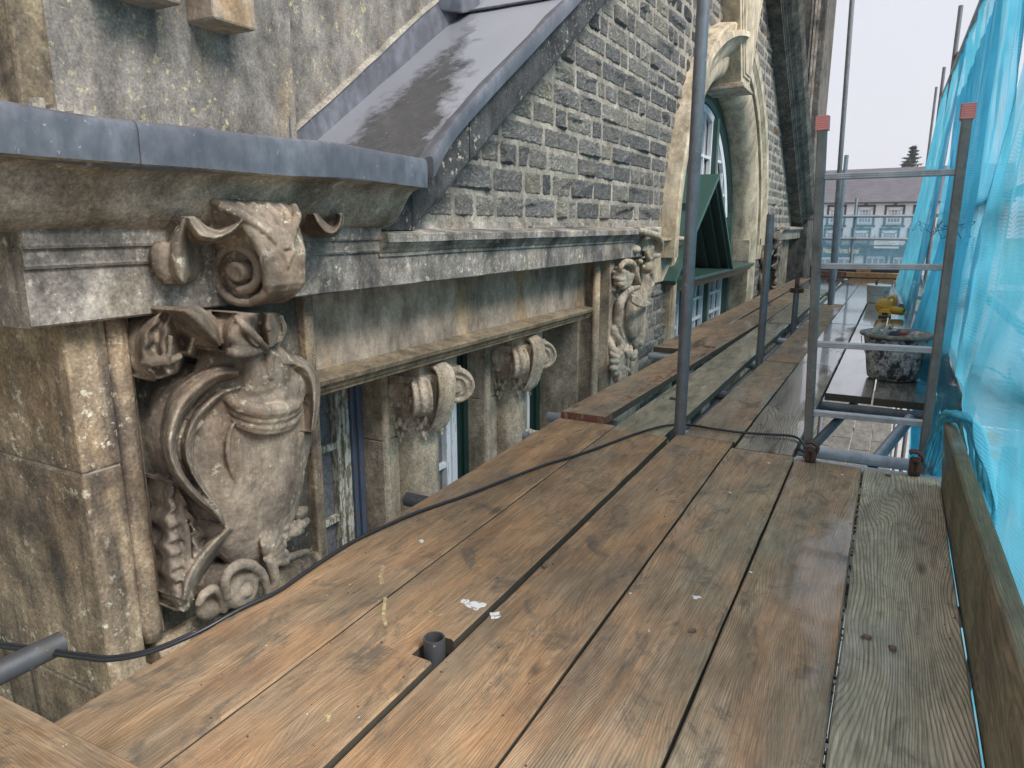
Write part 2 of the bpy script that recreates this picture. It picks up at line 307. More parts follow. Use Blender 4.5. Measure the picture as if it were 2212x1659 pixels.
# ------------------------------------------------------------------ mesh helpers
class MB:
    def __init__(s): s.v = []; s.f = []
    def add(s, vs, fs):
        k = len(s.v); s.v += [tuple(x) for x in vs]; s.f += [tuple(i + k for i in f) for f in fs]; return s
    def box(s, x0, x1, y0, y1, z0, z1):
        return s.hexa([(x0, y0, z0), (x1, y0, z0), (x1, y1, z0), (x0, y1, z0), (x0, y0, z1), (x1, y0, z1), (x1, y1, z1), (x0, y1, z1)])
    def hexa(s, v): return s.add(v, [(0, 3, 2, 1), (4, 5, 6, 7), (0, 1, 5, 4), (1, 2, 6, 5), (2, 3, 7, 6), (3, 0, 4, 7)])
    def bar(s, a, b, w, h, up=(0, 0, 1)):
        a = Vector(a); b = Vector(b); d = (b - a).normalized(); u = Vector(up); r = d.cross(u).normalized(); u = r.cross(d)
        q = [a - r * w / 2 - u * h / 2, a + r * w / 2 - u * h / 2, a + r * w / 2 + u * h / 2, a - r * w / 2 + u * h / 2]
        e = [x + (b - a) for x in q]
        return s.add(q + e, [(0, 1, 2, 3), (7, 6, 5, 4), (0, 4, 5, 1), (1, 5, 6, 2), (2, 6, 7, 3), (3, 7, 4, 0)])
    def tube(s, pts, r, n=12, cap=True, inner=None, flat=1.0, up=(0, 0, 1)):
        pts = [Vector(p) for p in pts]; rs = r if isinstance(r, (list, tuple)) else [r] * len(pts)
        fl = flat if isinstance(flat, (list, tuple)) else [flat] * len(pts)
        rings = []; prev = None
        for i, p in enumerate(pts):
            d = (pts[min(i + 1, len(pts) - 1)] - pts[max(i - 1, 0)]).normalized()
            if prev is None:
                u = Vector(up)
                if abs(d.dot(u)) > .95: u = Vector((1, 0, 0))
                prev = (u - d * u.dot(d)).normalized()
            else: prev = (prev - d * prev.dot(d)).normalized()
            b = d.cross(prev)
            rings.append([p + (prev * math.cos(2 * PI * k / n) * rs[i] * fl[i] + b * math.sin(2 * PI * k / n) * rs[i]) for k in range(n)])
        vs = [v for R in rings for v in R]; fs = []
        for i in range(len(pts) - 1):
            for k in range(n):
                fs.append((i * n + k, i * n + (k + 1) % n, (i + 1) * n + (k + 1) % n, (i + 1) * n + k))
        if cap:
            if inner:
                # open tube end: ring plus a dark recess
                for i, sgn in ((0, 1), (len(pts) - 1, -1)):
                    d = (pts[1] - pts[0]).normalized() if i == 0 else (pts[-1] - pts[-2]).normalized() * 1
                    base = len(vs); c = pts[i]
                    R1 = [c + (v - c) * inner for v in rings[i]]
                    R2 = [v + d * (.04 if i == 0 else -.04) for v in R1]
                    vs += R1 + R2 ; o = i * n
                    for k in range(n):
                        q = (k + 1) % n
                        a_, b_ = (o + k, o + q), (base + k, base + q); c_ = (base + n + k, base + n + q)
                        if i == 0: fs += [(a_[1], a_[0], b_[0], b_[1]), (b_[1], b_[0], c_[0], c_[1])]
                        else: fs += [(a_[0], a_[1], b_[1], b_[0]), (b_[0], b_[1], c_[1], c_[0])]
                    fs.append(tuple(range(base + n, base + 2 * n)) if i else tuple(reversed(range(base + n, base + 2 * n))))
            else:
                fs.append(tuple(reversed(range(n)))); fs.append(tuple(range((len(pts) - 1) * n, len(pts) * n)))
        return s.add(vs, fs)
    def lathe(s, prof, c, n=24, axis='z', ang=(0, 2 * PI)):
        c = Vector(c); full = abs(ang[1] - ang[0] - 2 * PI) < 1e-6; m = n if full else n + 1
        vs = []
        for r, h in prof:
            for k in range(m):
                a = ang[0] + (ang[1] - ang[0]) * k / n
                q = (r * math.cos(a), r * math.sin(a), h) if axis == 'z' else ((h, r * math.cos(a), r * math.sin(a)) if axis == 'x' else (r * math.cos(a), h, r * math.sin(a)))
                vs.append(c + Vector(q))
        fs = []
        for i in range(len(prof) - 1):
            for k in range(n if full else n):
                q = (k + 1) % m
                if not full and k == n: continue
                fs.append((i * m + k, i * m + q, (i + 1) * m + q, (i + 1) * m + k))
        return s.add(vs, fs)
    def ell(s, c, r, R=None, n=12, m=8):
        c = Vector(c); R = R or Matrix.Identity(3); vs = []; fs = []
        for i in range(m + 1):
            a = PI * i / m
            for k in range(n):
                b = 2 * PI * k / n
                vs.append(c + R @ Vector((r[0] * math.sin(a) * math.cos(b), r[1] * math.sin(a) * math.sin(b), r[2] * math.cos(a))))
        for i in range(m):
            for k in range(n):
                fs.append((i * n + k, (i + 1) * n + k, (i + 1) * n + (k + 1) % n, i * n + (k + 1) % n))
        return s.add(vs, fs)
    def prof_y(s, prof, y0, y1, cap=True, ny=1, wob=0):
        """closed or open profile of (x, z) extruded along y"""
        n = len(prof); vs = []
        for j in range(ny + 1):
            y = y0 + (y1 - y0) * j / ny
            for (x, z) in prof:
                dx = dz = 0
                if wob:
                    q = mnoise.noise_vector(Vector((x * 9, y * 3.5, z * 9))); dx, dz = q.x * wob, q.z * wob
                vs.append((x + dx, y, z + dz))
        fs = []
        for j in range(ny):
            for i in range(n):
                q = (i + 1) % n
                fs.append((j * n + i, (j + 1) * n + i, (j + 1) * n + q, j * n + q))
        if cap: fs.append(tuple(range(n))); fs.append(tuple(reversed(range(ny * n, ny * n + n))))
        return s.add(vs, fs)
    def ext(s, poly, axis, a, b):
        """polygon of 2D points extruded along an axis from a to b"""
        n = len(poly)
        def P(p, h): return {'x': (h, p[0], p[1]), 'y': (p[0], h, p[1]), 'z': (p[0], p[1], h)}[axis]
        vs = [P(p, a) for p in poly] + [P(p, b) for p in poly]
        fs = [tuple(reversed(range(n))), tuple(range(n, 2 * n))] + [(i, (i + 1) % n, n + (i + 1) % n, n + i) for i in range(n)]
        return s.add(vs, fs)
    def build(s, name, mat, parent=None, smooth=False, bevel=0, fix=True, seg=2):
        me = bpy.data.meshes.new(name); me.from_pydata(s.v, [], s.f); me.update()
        if fix:
            b = bmesh.new(); b.from_mesh(me); bmesh.ops.recalc_face_normals(b, faces=b.faces); b.to_mesh(me); b.free()
        me.materials.append(mat if not isinstance(mat, str) else M[mat])
        o = bpy.data.objects.new(name, me); COL.objects.link(o)
        if smooth: me.polygons.foreach_set('use_smooth', [True] * len(me.polygons))
        if bevel:
            md = o.modifiers.new('bevel', 'BEVEL'); md.width = bevel; md.segments = seg; md.limit_method = 'ANGLE'; md.angle_limit = .6
        if parent: o.parent = parent
        return o
def weight_smooth(o, ang=.7):
    md = o.modifiers.new('es', 'EDGE_SPLIT'); md.split_angle = ang; return o
def recenter(o, p):
    """move the origin of an unparented mesh to p"""
    p = Vector(p); o.data.transform(Matrix.Translation(-p)); o.location = p; return o
def tag(o, label=None, cat=None, group=None, kind=None):
    if label: o['label'] = label
    if cat: o['category'] = cat
    if group: o['group'] = group
    if kind: o['kind'] = kind
    return o
def thing(name, label, cat, loc=(0, 0, 0), group=None):
    o = bpy.data.objects.new(name, None); COL.objects.link(o); o.location = loc; o.empty_display_size = .1
    return tag(o, label, cat, group)
def attach(child, parent):
    """parent keeps world position (parents are unrotated)"""
    child.parent = parent; child.matrix_parent_inverse = Matrix.Translation(-Vector(parent.location)); return child
def remesh(o, vox, sm=3, disp=0.0, dscale=.05):
    md = o.modifiers.new('r', 'REMESH'); md.mode = 'VOXEL'; md.voxel_size = vox; md.use_smooth_shade = True
    if sm: q = o.modifiers.new('s', 'SMOOTH'); q.iterations = sm; q.factor = .5
    if disp:
        tx = bpy.data.textures.new('wear', 'CLOUDS'); tx.noise_scale = dscale; tx.noise_depth = 3
        d = o.modifiers.new('d', 'DISPLACE'); d.texture = tx; d.strength = disp; d.mid_level = .5; d.texture_coords = 'GLOBAL'
    return o

# ================================================================== THE STONE BUILDING
BLD = thing('stone_building', 'sooty carved stone building with rubble gable, lead covered coping and arched green window', 'building', (-1.62, 7.4, -5))
YC = 7.43                                     # centre line of the gable
def part(name, mb, mat, smooth=False, bevel=0, parent=None, **k):
    o = mb.build(name, mat, None, smooth, bevel, **k)
    if parent is None: attach(o, BLD)
    else: o.parent = parent; o.matrix_parent_inverse = parent.matrix_world.inverted() if False else Matrix.Translation(-Vector(BLD.location))
    return o
# children of parts: parts sit at the building's origin offset, so a sub-part keeps world coordinates with the same inverse
def subpart(name, mb, mat, parent, smooth=False, bevel=0):
    o = mb.build(name, mat, None, smooth, bevel); o.parent = parent; return o
def mir(mb):
    q = MB(); q.v = [(x, 2 * YC - y, z) for x, y, z in mb.v]; q.f = [tuple(reversed(f)) for f in mb.f]; return q
def both(*mbs):
    q = MB()
    for m in mbs: q.add(m.v, m.f)
    return q

XW = -1.62                                    # face of the mortar in the rubble wall
RS = .655                                     # rake slope
def rake_under(y): return .836 + RS * ((y if y < YC else 2 * YC - y) - 2.05)
RA, ZA = 2.06, .62                            # archivolt radius and springing height

# ---- mortar bed behind the rubble
mb = MB()
def wallpoly(pts): mb.add([(XW, y, z) for y, z in pts], [tuple(range(len(pts)))])
gb = MB()
yy = [1.6, 2.3] + list(np.linspace(2.6, YC - RA + .12, 8))
for a, b in zip(yy[:-1], yy[1:]): gb.add([(XW, a, .80), (XW, b, .80), (XW, b, rake_under(b) + .12), (XW, a, rake_under(a) + .12)], [(0, 1, 2, 3)])
n = 20
for i in range(n):
    a0, a1 = PI - PI / 2 * i / n, PI - PI / 2 * (i + 1) / n; R = RA - .12
    p0 = (YC + R * math.cos(a0), ZA + R * math.sin(a0)); p1 = (YC + R * math.cos(a1), ZA + R * math.sin(a1))
    gb.add([(XW, *p0), (XW, *p1), (XW, p1[0], rake_under(p1[0]) + .12), (XW, p0[0], rake_under(p0[0]) + .12)], [(0, 1, 2, 3)])
gb.add([(XW, 4.88, -1.2), (XW, 5.66, -1.2), (XW, 5.66, .60), (XW, 4.88, .60)], [(0, 1, 2, 3)])
part('mortar_bed', both(gb, mir(gb)), 'mortar')

# ---- pitched rubble stones, every stone a faceted block in one wall mesh
def rubble(which):
    V = []; FC = []; C = []
    rng = np.random.RandomState(11 + which)
    def block(y0, y1, z0, z1, near):
        w, h = y1 - y0, z1 - z0
        nx, nz = (max(5, int(w / .02)), 7) if near else (max(4, int(w / .045)), 4)
        u = np.linspace(0, 1, nx + 1); v = np.linspace(0, 1, nz + 1)
        U, W_ = np.meshgrid(u, v)
        e = np.minimum(np.minimum(U, 1 - U) * w, np.minimum(W_, 1 - W_) * h)
        mx = rng.uniform(.014, .032)
        hgt = np.full(U.shape, mx)
        for _ in range(rng.randint(3, 7)):
            a, b = rng.normal(0, .055), rng.normal(0, .07)
            cu, cv = rng.uniform(0, 1), rng.uniform(.1, .9)
            hgt = np.minimum(hgt, mx * rng.uniform(.55, 1.1) + a * (U - cu) * min(1, w / .15) + b * (W_ - cv))
        hgt = np.maximum(hgt, .005) + rng.normal(0, .0014, U.shape)
        hgt = hgt * np.clip(e / .006, 0, 1) + np.where(e < 1e-6, -.006, 0)
        jy = rng.normal(0, .0022, U.shape); jz = rng.normal(0, .0025, U.shape)
        Y = y0 + U * w + jy; Z = z0 + W_ * h + jz
        # rounded corners
        cc = ((np.abs(U - .5) > .499) & (np.abs(W_ - .5) > .499))
        Y = np.where(cc, Y + np.sign(.5 - U) * .006, Y); Z = np.where(cc, Z + np.sign(.5 - W_) * .005, Z)
        k = len(V); V.extend(zip((XW + hgt).ravel(), Y.ravel(), Z.ravel()))
        s = nx + 1
        r = rng.rand()
        if r < .05: col = (.095, .097, .105)
        elif r < .35: col = (.165, .165, .165)
        elif r < .72: col = (.215, .21, .20)
        elif r < .90: col = (.265, .255, .23)
        elif r < .985: col = (.31, .29, .245)
        else: col = (.20, .145, .105)
        g = rng.uniform(.85, 1.15); col = (col[0] * g, col[1] * g, col[2] * g, 1)
        for j in range(nz):
            for i in range(nx):
                a = k + j * s + i; FC.append((a, a + 1, a + s + 1, a + s)); C.append(col)
    def course(z0, z1, ya, yb, test):
        y = ya + rng.uniform(-.1, 0)
        while y < yb:
            w = rng.uniform(.18, .46) if rng.rand() < .72 else rng.uniform(.10, .18)
            y1 = min(y + w, yb)
            if y1 - y > .03:
                cs = test(y, y1, z0, z1)
                if cs: block(cs[0] + .0032, cs[1] - .0032, z0 + .004, z1 - .004, y < 5.6 and z1 < 2.4)
            y = y1
    def gable(y, y1, z0, z1):
        zc = (z0 + z1) / 2
        if z1 < min(rake_under(y), rake_under(y1)) + .17:
            dz = zc - ZA; R = RA - .05
            if abs(dz) < R:
                hw = math.sqrt(R * R - dz * dz)
                if y > YC - hw and y1 < YC + hw: return None
                if y < YC - hw < y1: y1 = YC - hw
                if y < YC + hw < y1: y = YC + hw
                if y1 - y < .04: return None
            return y, y1
        return None
    if which == 0:
        z = .885
        while z < 4.6:
            h = rng.uniform(.106, .134)
            lo = 2.05 + (z - .836) / RS - .35; lo = max(1.9, lo)
            course(z, z + h, lo, 2 * YC - lo, gable); z += h
    else:
        ya, yb = ((4.9, 5.63), (2 * YC - 5.63, 2 * YC - 4.9))[which - 1]
        z = .425
        while z > -1.1:
            h = rng.uniform(.098, .125); course(z - h, z, ya, yb, lambda a, b, c, d: (a, b)); z -= h
    me = bpy.data.meshes.new('rubble_walling'); me.from_pydata(V, [], FC)
    ca = me.color_attributes.new('tone', 'FLOAT_COLOR', 'CORNER')
    arr = np.repeat(np.array(C, dtype=np.float32), 4, axis=0); ca.data.foreach_set('color', arr.ravel())
    me.materials.append(M['rock']); o = bpy.data.objects.new('rubble_walling', me); COL.objects.link(o); attach(o, BLD)
for k_ in range(3): rubble(k_)

# ---- entablature (cornice, mouldings and fascia) left and right of the arched window
def entab(y0, y1, near=True):
    pr = [(-1.70, .655), (-1.503, .655), (-1.497, .66), (-1.497, .757), (-1.490, .757), (-1.490, .768), (-1.484, .772), (-1.478, .782), (-1.466, .792), (-1.462, .803), (-1.452, .803), (-1.452, .828), (-1.456, .832), (-1.56, .842), (-1.70, .850)]
    return MB().prof_y(pr, y0, y1, ny=60, wob=.0022)
ea = entab(1.86, 4.82)
part('entablature', ea, 'cornice', bevel=0)
part('entablature', mir(entab(1.2, 4.82)), 'cornice')
# near part under the swelling cornice, returning round the corner
pr = [(-2.9, .655), (-1.503, .655), (-1.497, .66), (-1.497, .772), (-1.490, .772), (-1.487, .778), (-1.490, .782), (-1.490, .812), (-1.482, .812), (-1.480, .818), (-1.482, .822), (-1.482, .85), (-2.9, .85)]
part('entablature', MB().prof_y(pr, .775, 1.862, ny=24, wob=.001), 'cornice')
# flashing strip above the ledge
part('ledge_flashing', MB().box(-1.64, -1.606, 1.9, 4.95, .838, .872).box(-1.61, -1.58, 3.15, 3.9, .846, .856), 'cornice')

# ---- swelling cyma cornice of the kneeler with its lead gutter
def cyma_prof(x0=0):
    P = []
    for i in range(13):
        t = i / 12; P.append((-1.497 + (.135) * (t ** 1.2) + .018 * math.sin(t * PI), .846 + .122 * (t - .12 * math.sin(2 * PI * t))))
    return P
cp = [(-2.6, .846)] + cyma_prof() + [(-1.335, .975), (-2.6, .975)]
cm_ = MB().prof_y(cp, -.3, 1.90, ny=40, wob=.003)
part('kneeler_cornice', cm_, 'cyma', smooth=True).modifiers.new('e', 'EDGE_SPLIT').split_angle = .6
def gutter(y0, y1, dx=0, wav=.004):
    pr = [(-1.372, .974), (-1.357, .970), (-1.350, .976), (-1.347, 1.046), (-1.351, 1.059), (-1.360, 1.064), (-1.374, 1.062), (-1.390, 1.048), (-1.44, 1.034), (-1.44, .974)]
    q = MB(); ny = 36; n = len(pr); vs = []
    for j in range(ny + 1):
        y = y0 + (y1 - y0) * j / ny
        for i, (x, z) in enumerate(pr):
            nv = mnoise.noise_vector(Vector((x * 6, y * 3.2, z * 6)))
            vs.append((x + dx + nv.x * wav * 1.6, y, z + nv.z * wav * 1.5 + .006 * math.sin(y * 5)))
    fs = [(j * n + i, (j + 1) * n + i, (j + 1) * n + (i + 1) % n, j * n + (i + 1) % n) for j in range(ny) for i in range(n)]
    fs += [tuple(range(n)), tuple(reversed(range(ny * n, ny * n + n)))]
    return q.add(vs, fs)
part('lead_gutter', gutter(-.3, .965), 'lead', smooth=True).modifiers.new('e', 'EDGE_SPLIT').split_angle = .62
g2 = gutter(.945, 1.925, .0045); part('lead_gutter', g2, 'lead', smooth=True).modifiers.new('e', 'EDGE_SPLIT').split_angle = .62

# ---- raking coping: stone fascia, lead roll and sloping lead top
def rakepts(y, off, x):         # a point on the rake: y along, off = height above the underside
    return (x, y, rake_under(y) + off)
def rakeseg(mb, prof, y0, y1, ny=30, wob=.0):
    n = len(prof); vs = []
    for j in range(ny + 1):
        y = y0 + (y1 - y0) * j / ny
        for x, o in prof:
            q = mnoise.noise_vector(Vector((x * 5, y * 2.4, o * 5))) if wob else Vector((0, 0, 0))
            vs.append((x + q.x * wob, y, .836 + RS * (y - 2.05) + o + q.z * wob))
    fs = [(j * n + i, (j + 1) * n + i, (j + 1) * n + (i + 1) % n, j * n + (i + 1) % n) for j in range(ny) for i in range(n)]
    fs += [tuple(range(n)), tuple(reversed(range(ny * n, ny * n + n)))]
    return mb.add(vs, fs)
fas = [(-1.70, .0), (-1.505, .0), (-1.500, .012), (-1.500, .20), (-1.48, .22), (-1.70, .22)]
farmould = [(-1.70, .0), (-1.46, .0), (-1.46, .03), (-1.445, .04), (-1.445, .06), (-1.42, .075), (-1.42, .10), (-1.37, .13), (-1.31, .20), (-1.27, .30), (-1.70, .30)]
part('raking_coping', rakeseg(MB(), fas, 2.06, 2.44, 6, .002), 'coping', bevel=.004)
part('raking_coping', rakeseg(MB(), fas, 2.444, YC, 30, .004), 'coping')
# stone foot of the coping behind the kneeler
foot = MB().add([(-1.504, 1.80, .84), (-1.504, 2.07, .84), (-1.504, 2.40, 1.06), (-1.504, 2.30, 1.12), (-1.504, 1.9, 1.0),
                 (-1.70, 1.80, .84), (-1.70, 2.07, .84), (-1.70, 2.40, 1.06), (-1.70, 2.30, 1.12), (-1.70, 1.9, 1.0)],
                [(0, 1, 2, 3, 4), (9, 8, 7, 6, 5), (0, 5, 6, 1), (1, 6, 7, 2), (2, 7, 8, 3), (3, 8, 9, 4), (4, 9, 5, 0)])
part('coping_foot', foot, 'coping', bevel=.004)
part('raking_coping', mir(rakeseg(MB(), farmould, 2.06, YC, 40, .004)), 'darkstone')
# lead roll along the front of the rake
roll = [(-1.50, .178), (-1.468, .174), (-1.460, .180), (-1.457, .21), (-1.457, .240), (-1.461, .249), (-1.472, .252), (-1.486, .248), (-1.50, .240), (-1.53, .230)]
r1 = MB(); n = len(roll); vs = []; ny = 46
y0, y1 = 1.99, YC
for j in range(ny + 1):
    y = y0 + (y1 - y0) * (j / ny) ** 1.3
    bx = max(0, 1 - (y - y0) / .42); bend = bx * bx * .8
    for x, o_ in roll:
        q = mnoise.noise_vector(Vector((x * 6, y * 3.5, o_ * 6)))
        vs.append((x + bend * .12 + q.x * .006, y, max(.836 + RS * (y - 2.05) + o_, .975 + (o_ - .16) * .9) + bend * .02 + q.z * .006))
r1.add(vs, [(j * n + i, (j + 1) * n + i, (j + 1) * n + (i + 1) % n, j * n + (i + 1) % n) for j in range(ny) for i in range(n)] + [tuple(range(n)), tuple(reversed(range(ny * n, ny * n + n)))])
part('lead_roll', r1, 'lead', smooth=True).modifiers.new('e', 'EDGE_SPLIT').split_angle = .6
# sloping lead sheet between the roll and the upstand
def sheet(y0, y1, dz=0, x0=-2.12, x1=-1.46, ny=40, nx=16, foot=True):
    q = MB(); vs = []
    for j in range(ny + 1):
        y = y0 + (y1 - y0) * j / ny
        for i in range(nx + 1):
            x = x0 + (x1 - x0) * i / nx
            z = max(.836 + RS * (y - 2.05) + .235, 1.012) + dz + mnoise.noise(Vector((x * 5, y * 4, 1))) * .005
            vs.append((x, y, z))
    return q.add(vs, [(j * (nx + 1) + i, j * (nx + 1) + i + 1, (j + 1) * (nx + 1) + i + 1, (j + 1) * (nx + 1) + i) for j in range(ny) for i in range(nx)])
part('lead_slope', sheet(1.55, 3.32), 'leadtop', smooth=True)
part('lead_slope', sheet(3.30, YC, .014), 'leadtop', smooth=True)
sh = sheet(.3, 1.95, -.002, -2.3, -1.35, 20, 10); part('lead_slope', sh, 'lead', smooth=True)
# clips at the lap and in the gutter
q = MB().tube([(-1.46, 3.297, rake_under(3.297) + .272), (-1.62, 3.297, rake_under(3.297) + .25), (-2.28, 3.297, rake_under(3.297) + .25)], .006, 6)
part('lead_lap', q, 'lead')
for y in (1.56, 1.74):
    q = MB().hexa([(-1.50, y - .05, 1.018), (-1.38, y - .05, 1.05), (-1.38, y + .05, 1.05), (-1.50, y + .05, 1.018), (-1.50, y - .05, 1.024), (-1.38, y - .05, 1.066), (-1.38, y + .05, 1.066), (-1.50, y + .05, 1.024)])
    part('lead_clip', q, 'lead')
# upstand with the mortar fillet above it, climbing with the slope
up = MB(); UX = -2.07
u0, u1 = hx(664, 262, UX), hx(905, 40, UX); us = (u1.z - u0.z) / (u1.y - u0.y)
def uz(y): return u0.z + us * (y - u0.y)
up.hexa([(UX - .012, 2.02, 1.0), (UX, 2.02, 1.0), (UX, 4.6, 2.6), (UX - .012, 4.6, 2.6), (UX - .02, 2.02, uz(2.02)), (UX - .014, 2.02, uz(2.02)), (UX - .014, 4.6, uz(4.6)), (UX - .02, 4.6, uz(4.6))])
up.hexa([(-2.03, 1.99, 1.0), (-1.985, 2.01, 1.0), (-2.05, 2.075, 1.0), (-2.10, 2.05, 1.0), (-2.04, 1.99, 1.245), (-1.995, 2.01, 1.245), (-2.07, 2.075, 1.24), (-2.10, 2.05, 1.245)])
part('lead_upstand', up, 'lead', bevel=.003)
fl = MB(); n = 30; vs = []
for j in range(n + 1):
    t = j / n; y = 2.04 + t * 2.6; z = uz(y) - .004 + random.uniform(-.004, .004); hh = .018 + random.uniform(-.005, .006)
    vs += [(UX - .004, y, z), (UX - .020, y, z + hh), (UX - .05, y, z + hh), (UX - .05, y, z)]
fl.add(vs, [(j * 4 + i, (j + 1) * 4 + i, (j + 1) * 4 + (i + 1) % 4, j * 4 + (i + 1) % 4) for j in range(n) for i in range(4)])
part('mortar_fillet', fl, 'mortar')
CB = (hx(463, 40, -1.88).y, hx(555, 68, -1.88).y, hx(555, 68, -1.88).z, hx(250, 0, -1.88).y, hx(395, 12, -1.88).y, hx(395, 12, -1.88).z)
# set-back wall and the pedestal block above the kneeler
part('parapet_wall', MB().box(-2.7, -2.10, 2.02, 6.2, .9, 3.9), 'lichen', bevel=.006)
ped = MB().box(-2.9, -2.00, 1.094, 2.05, .98, 3.2)
part('pedestal', ped, 'lichen', bevel=.012)
part('stained_quoin', MB().box(-2.8, -1.996, 1.089, 1.18, 1.0, 3.2), stone('orange_stained_stone', (.34, .27, .17), (.12, .10, .08), soot=(.04, .035, .03), sootamt=.7, warm=(.50, .24, .06), warmamt=.9, lichen=.3, streak=.5), bevel=.01)
for ya_, yb_, zb_ in ((CB[0], CB[1], CB[2]), (CB[3], CB[4], CB[5])):
    part('corbel_block', MB().box(-2.05, -1.88, ya_, yb_, zb_, zb_ + .6), 'frieze', bevel=.008)
q = MB()
a = [hx(945, -6, -2.0), hx(1000, 30, -1.9), hx(1035, 22, -1.85), hx(1000, -30, -1.9)]
A0, A1, A2 = hx(935, -8, -2.0), hx(1000, 30, -2.0), hx(1038, 22, -2.0)
q.hexa([(-2.26, A0.y, A0.z), (-2.0, A1.y, A1.z), (-2.0, A2.y, A2.z), (-2.26, A2.y, A2.z), (-2.26, A0.y, A0.z + .5), (-2.0, A0.y, A0.z + .5), (-2.0, A2.y, A2.z + .5), (-2.26, A2.y, A2.z + .5)])
part('lead_apron', q, 'lead', bevel=.01)
q = MB()
pts = [hx(45, 206, -2.09), hx(120, 222, -2.08), hx(185, 250, -2.06), hx(250, 262, -2.05)]
for i in range(24):
    t = i / 23; y = 1.09 + t * .34; h = .07 * (1 - t) ** .8 * (1 + .3 * math.sin(i * 2.1)) + .012
    q.box(-2.01, -1.96 + .012 * random.random(), y, y + .017, 1.0, 1.0 + .075 + h)
part('mortar_fillet', q, 'mortar')

# ---- near pier: front strip, torus and return
pz = [.657, hx(176, 1029, -1.56).z, -.27, -.62, -.95, -1.3, -5]
for z1_, z0_ in zip(pz[:-1], pz[1:]):
    part('pier_block', MB().box(-3.2, -1.56, .868, .962, z0_ + .0015, z1_ - .0015), 'pier', bevel=.006)
part('pier', MB().box(-3.18, -1.563, .871, .959, -5, .655).box(-3.2, -1.64, .95, 1.62, -5, .6569), 'mortar')
tor = MB(); tor.tube([(-1.578, .992, z) for z in np.linspace(-.17, .657, 20)], .028, 12)
part('pier_moulding', tor, 'pier', smooth=True)
fr = MB()
fr.box(-1.66, -1.575, 1.012, 1.03, -.17, .657)
fr.box(-1.66, -1.567, 1.585, 1.625, -.26, .657)
fr.hexa([(-1.66, 1.0, -.26), (-1.54, 1.0, -.26), (-1.54, 1.62, -.26), (-1.66, 1.62, -.26), (-1.66, 1.0, -.20), (-1.575, 1.0, -.185), (-1.575, 1.62, -.185), (-1.66, 1.62, -.20)])
part('panel_frame', fr, 'pier', bevel=.006)
part('plinth_course', MB().box(-1.66, -1.60, .962, 1.66, -.6, -.262).box(-1.75, -1.645, 1.63, 1.665, -5, .657), 'ashlar', bevel=.004)
# open joints in the pier
# ---- frieze beam between the piers, with drip moulding
q = MB().box(-2.02, -1.662, 1.625, 4.16, .33, .657)
part('frieze', q, 'frieze')
dp = [(-1.70, .318), (-1.602, .318), (-1.600, .330), (-1.594, .334), (-1.592, .350), (-1.578, .356), (-1.574, .372), (-1.58, .376), (-1.66, .388), (-1.70, .388)]
dm = MB().prof_y(dp, 1.63, 3.96, ny=40, wob=.002); part('drip_moulding', dm, stone('brown_drip_stone', (.27, .215, .145), (.19, .15, .105), sootamt=.35, warm=(.30, .20, .11), warmamt=.5, lichen=.2, streak=.1))
# right-hand reveal and pilaster strips
q = MB().box(-2.1, -1.70, 4.02, 4.3, -5, .318).box(-2.1, -1.70, 4.165, 4.3, .31, .657)
q.box(-1.75, -1.60, 4.06, 4.16, -5, .657 - .0)
part('reveal', q, 'ashlar', bevel=.004)
tb = MB().tube([(-1.592, 4.03, z) for z in (-1.5, 0, .655)], .024, 12); part('reveal_bead', tb, 'ashlar', smooth=True)

def pilaster():
    q = MB().box(-1.75, -1.53, 4.10, 4.17, -.20, .655).box(-1.9, -1.60, 4.10, 4.92, -5, .655).box(-1.75, -1.55, 4.10, 4.75, -.26, -.2)
    return q
part('pilaster', pilaster(), 'ashlar', bevel=.005)
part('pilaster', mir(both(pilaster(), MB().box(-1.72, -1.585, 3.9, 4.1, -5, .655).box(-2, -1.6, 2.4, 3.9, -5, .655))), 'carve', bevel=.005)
f = MB(); f.tube([(-1.58, 2 * YC - 4.0, z) for z in (-.3, .655)], .02, 8); f.tube([(-1.58, 2 * YC - 3.7, z) for z in (-.3, .655)], .02, 8); part('far_bead', f, 'ashlar', smooth=True)
# far pier standing out beyond the gable foot
q = MB().box(-1.9, -1.38, 12.9, 14.2, -5, 6)
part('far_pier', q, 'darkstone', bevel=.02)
q = MB()
for i, (x, yv) in enumerate(((-1.60, 12.86), (-1.55, 12.83), (-1.51, 12.86))): q.box(x, x + .03, yv, 12.9, .86, 6)
part('far_pier_moulding', q, 'cornice')

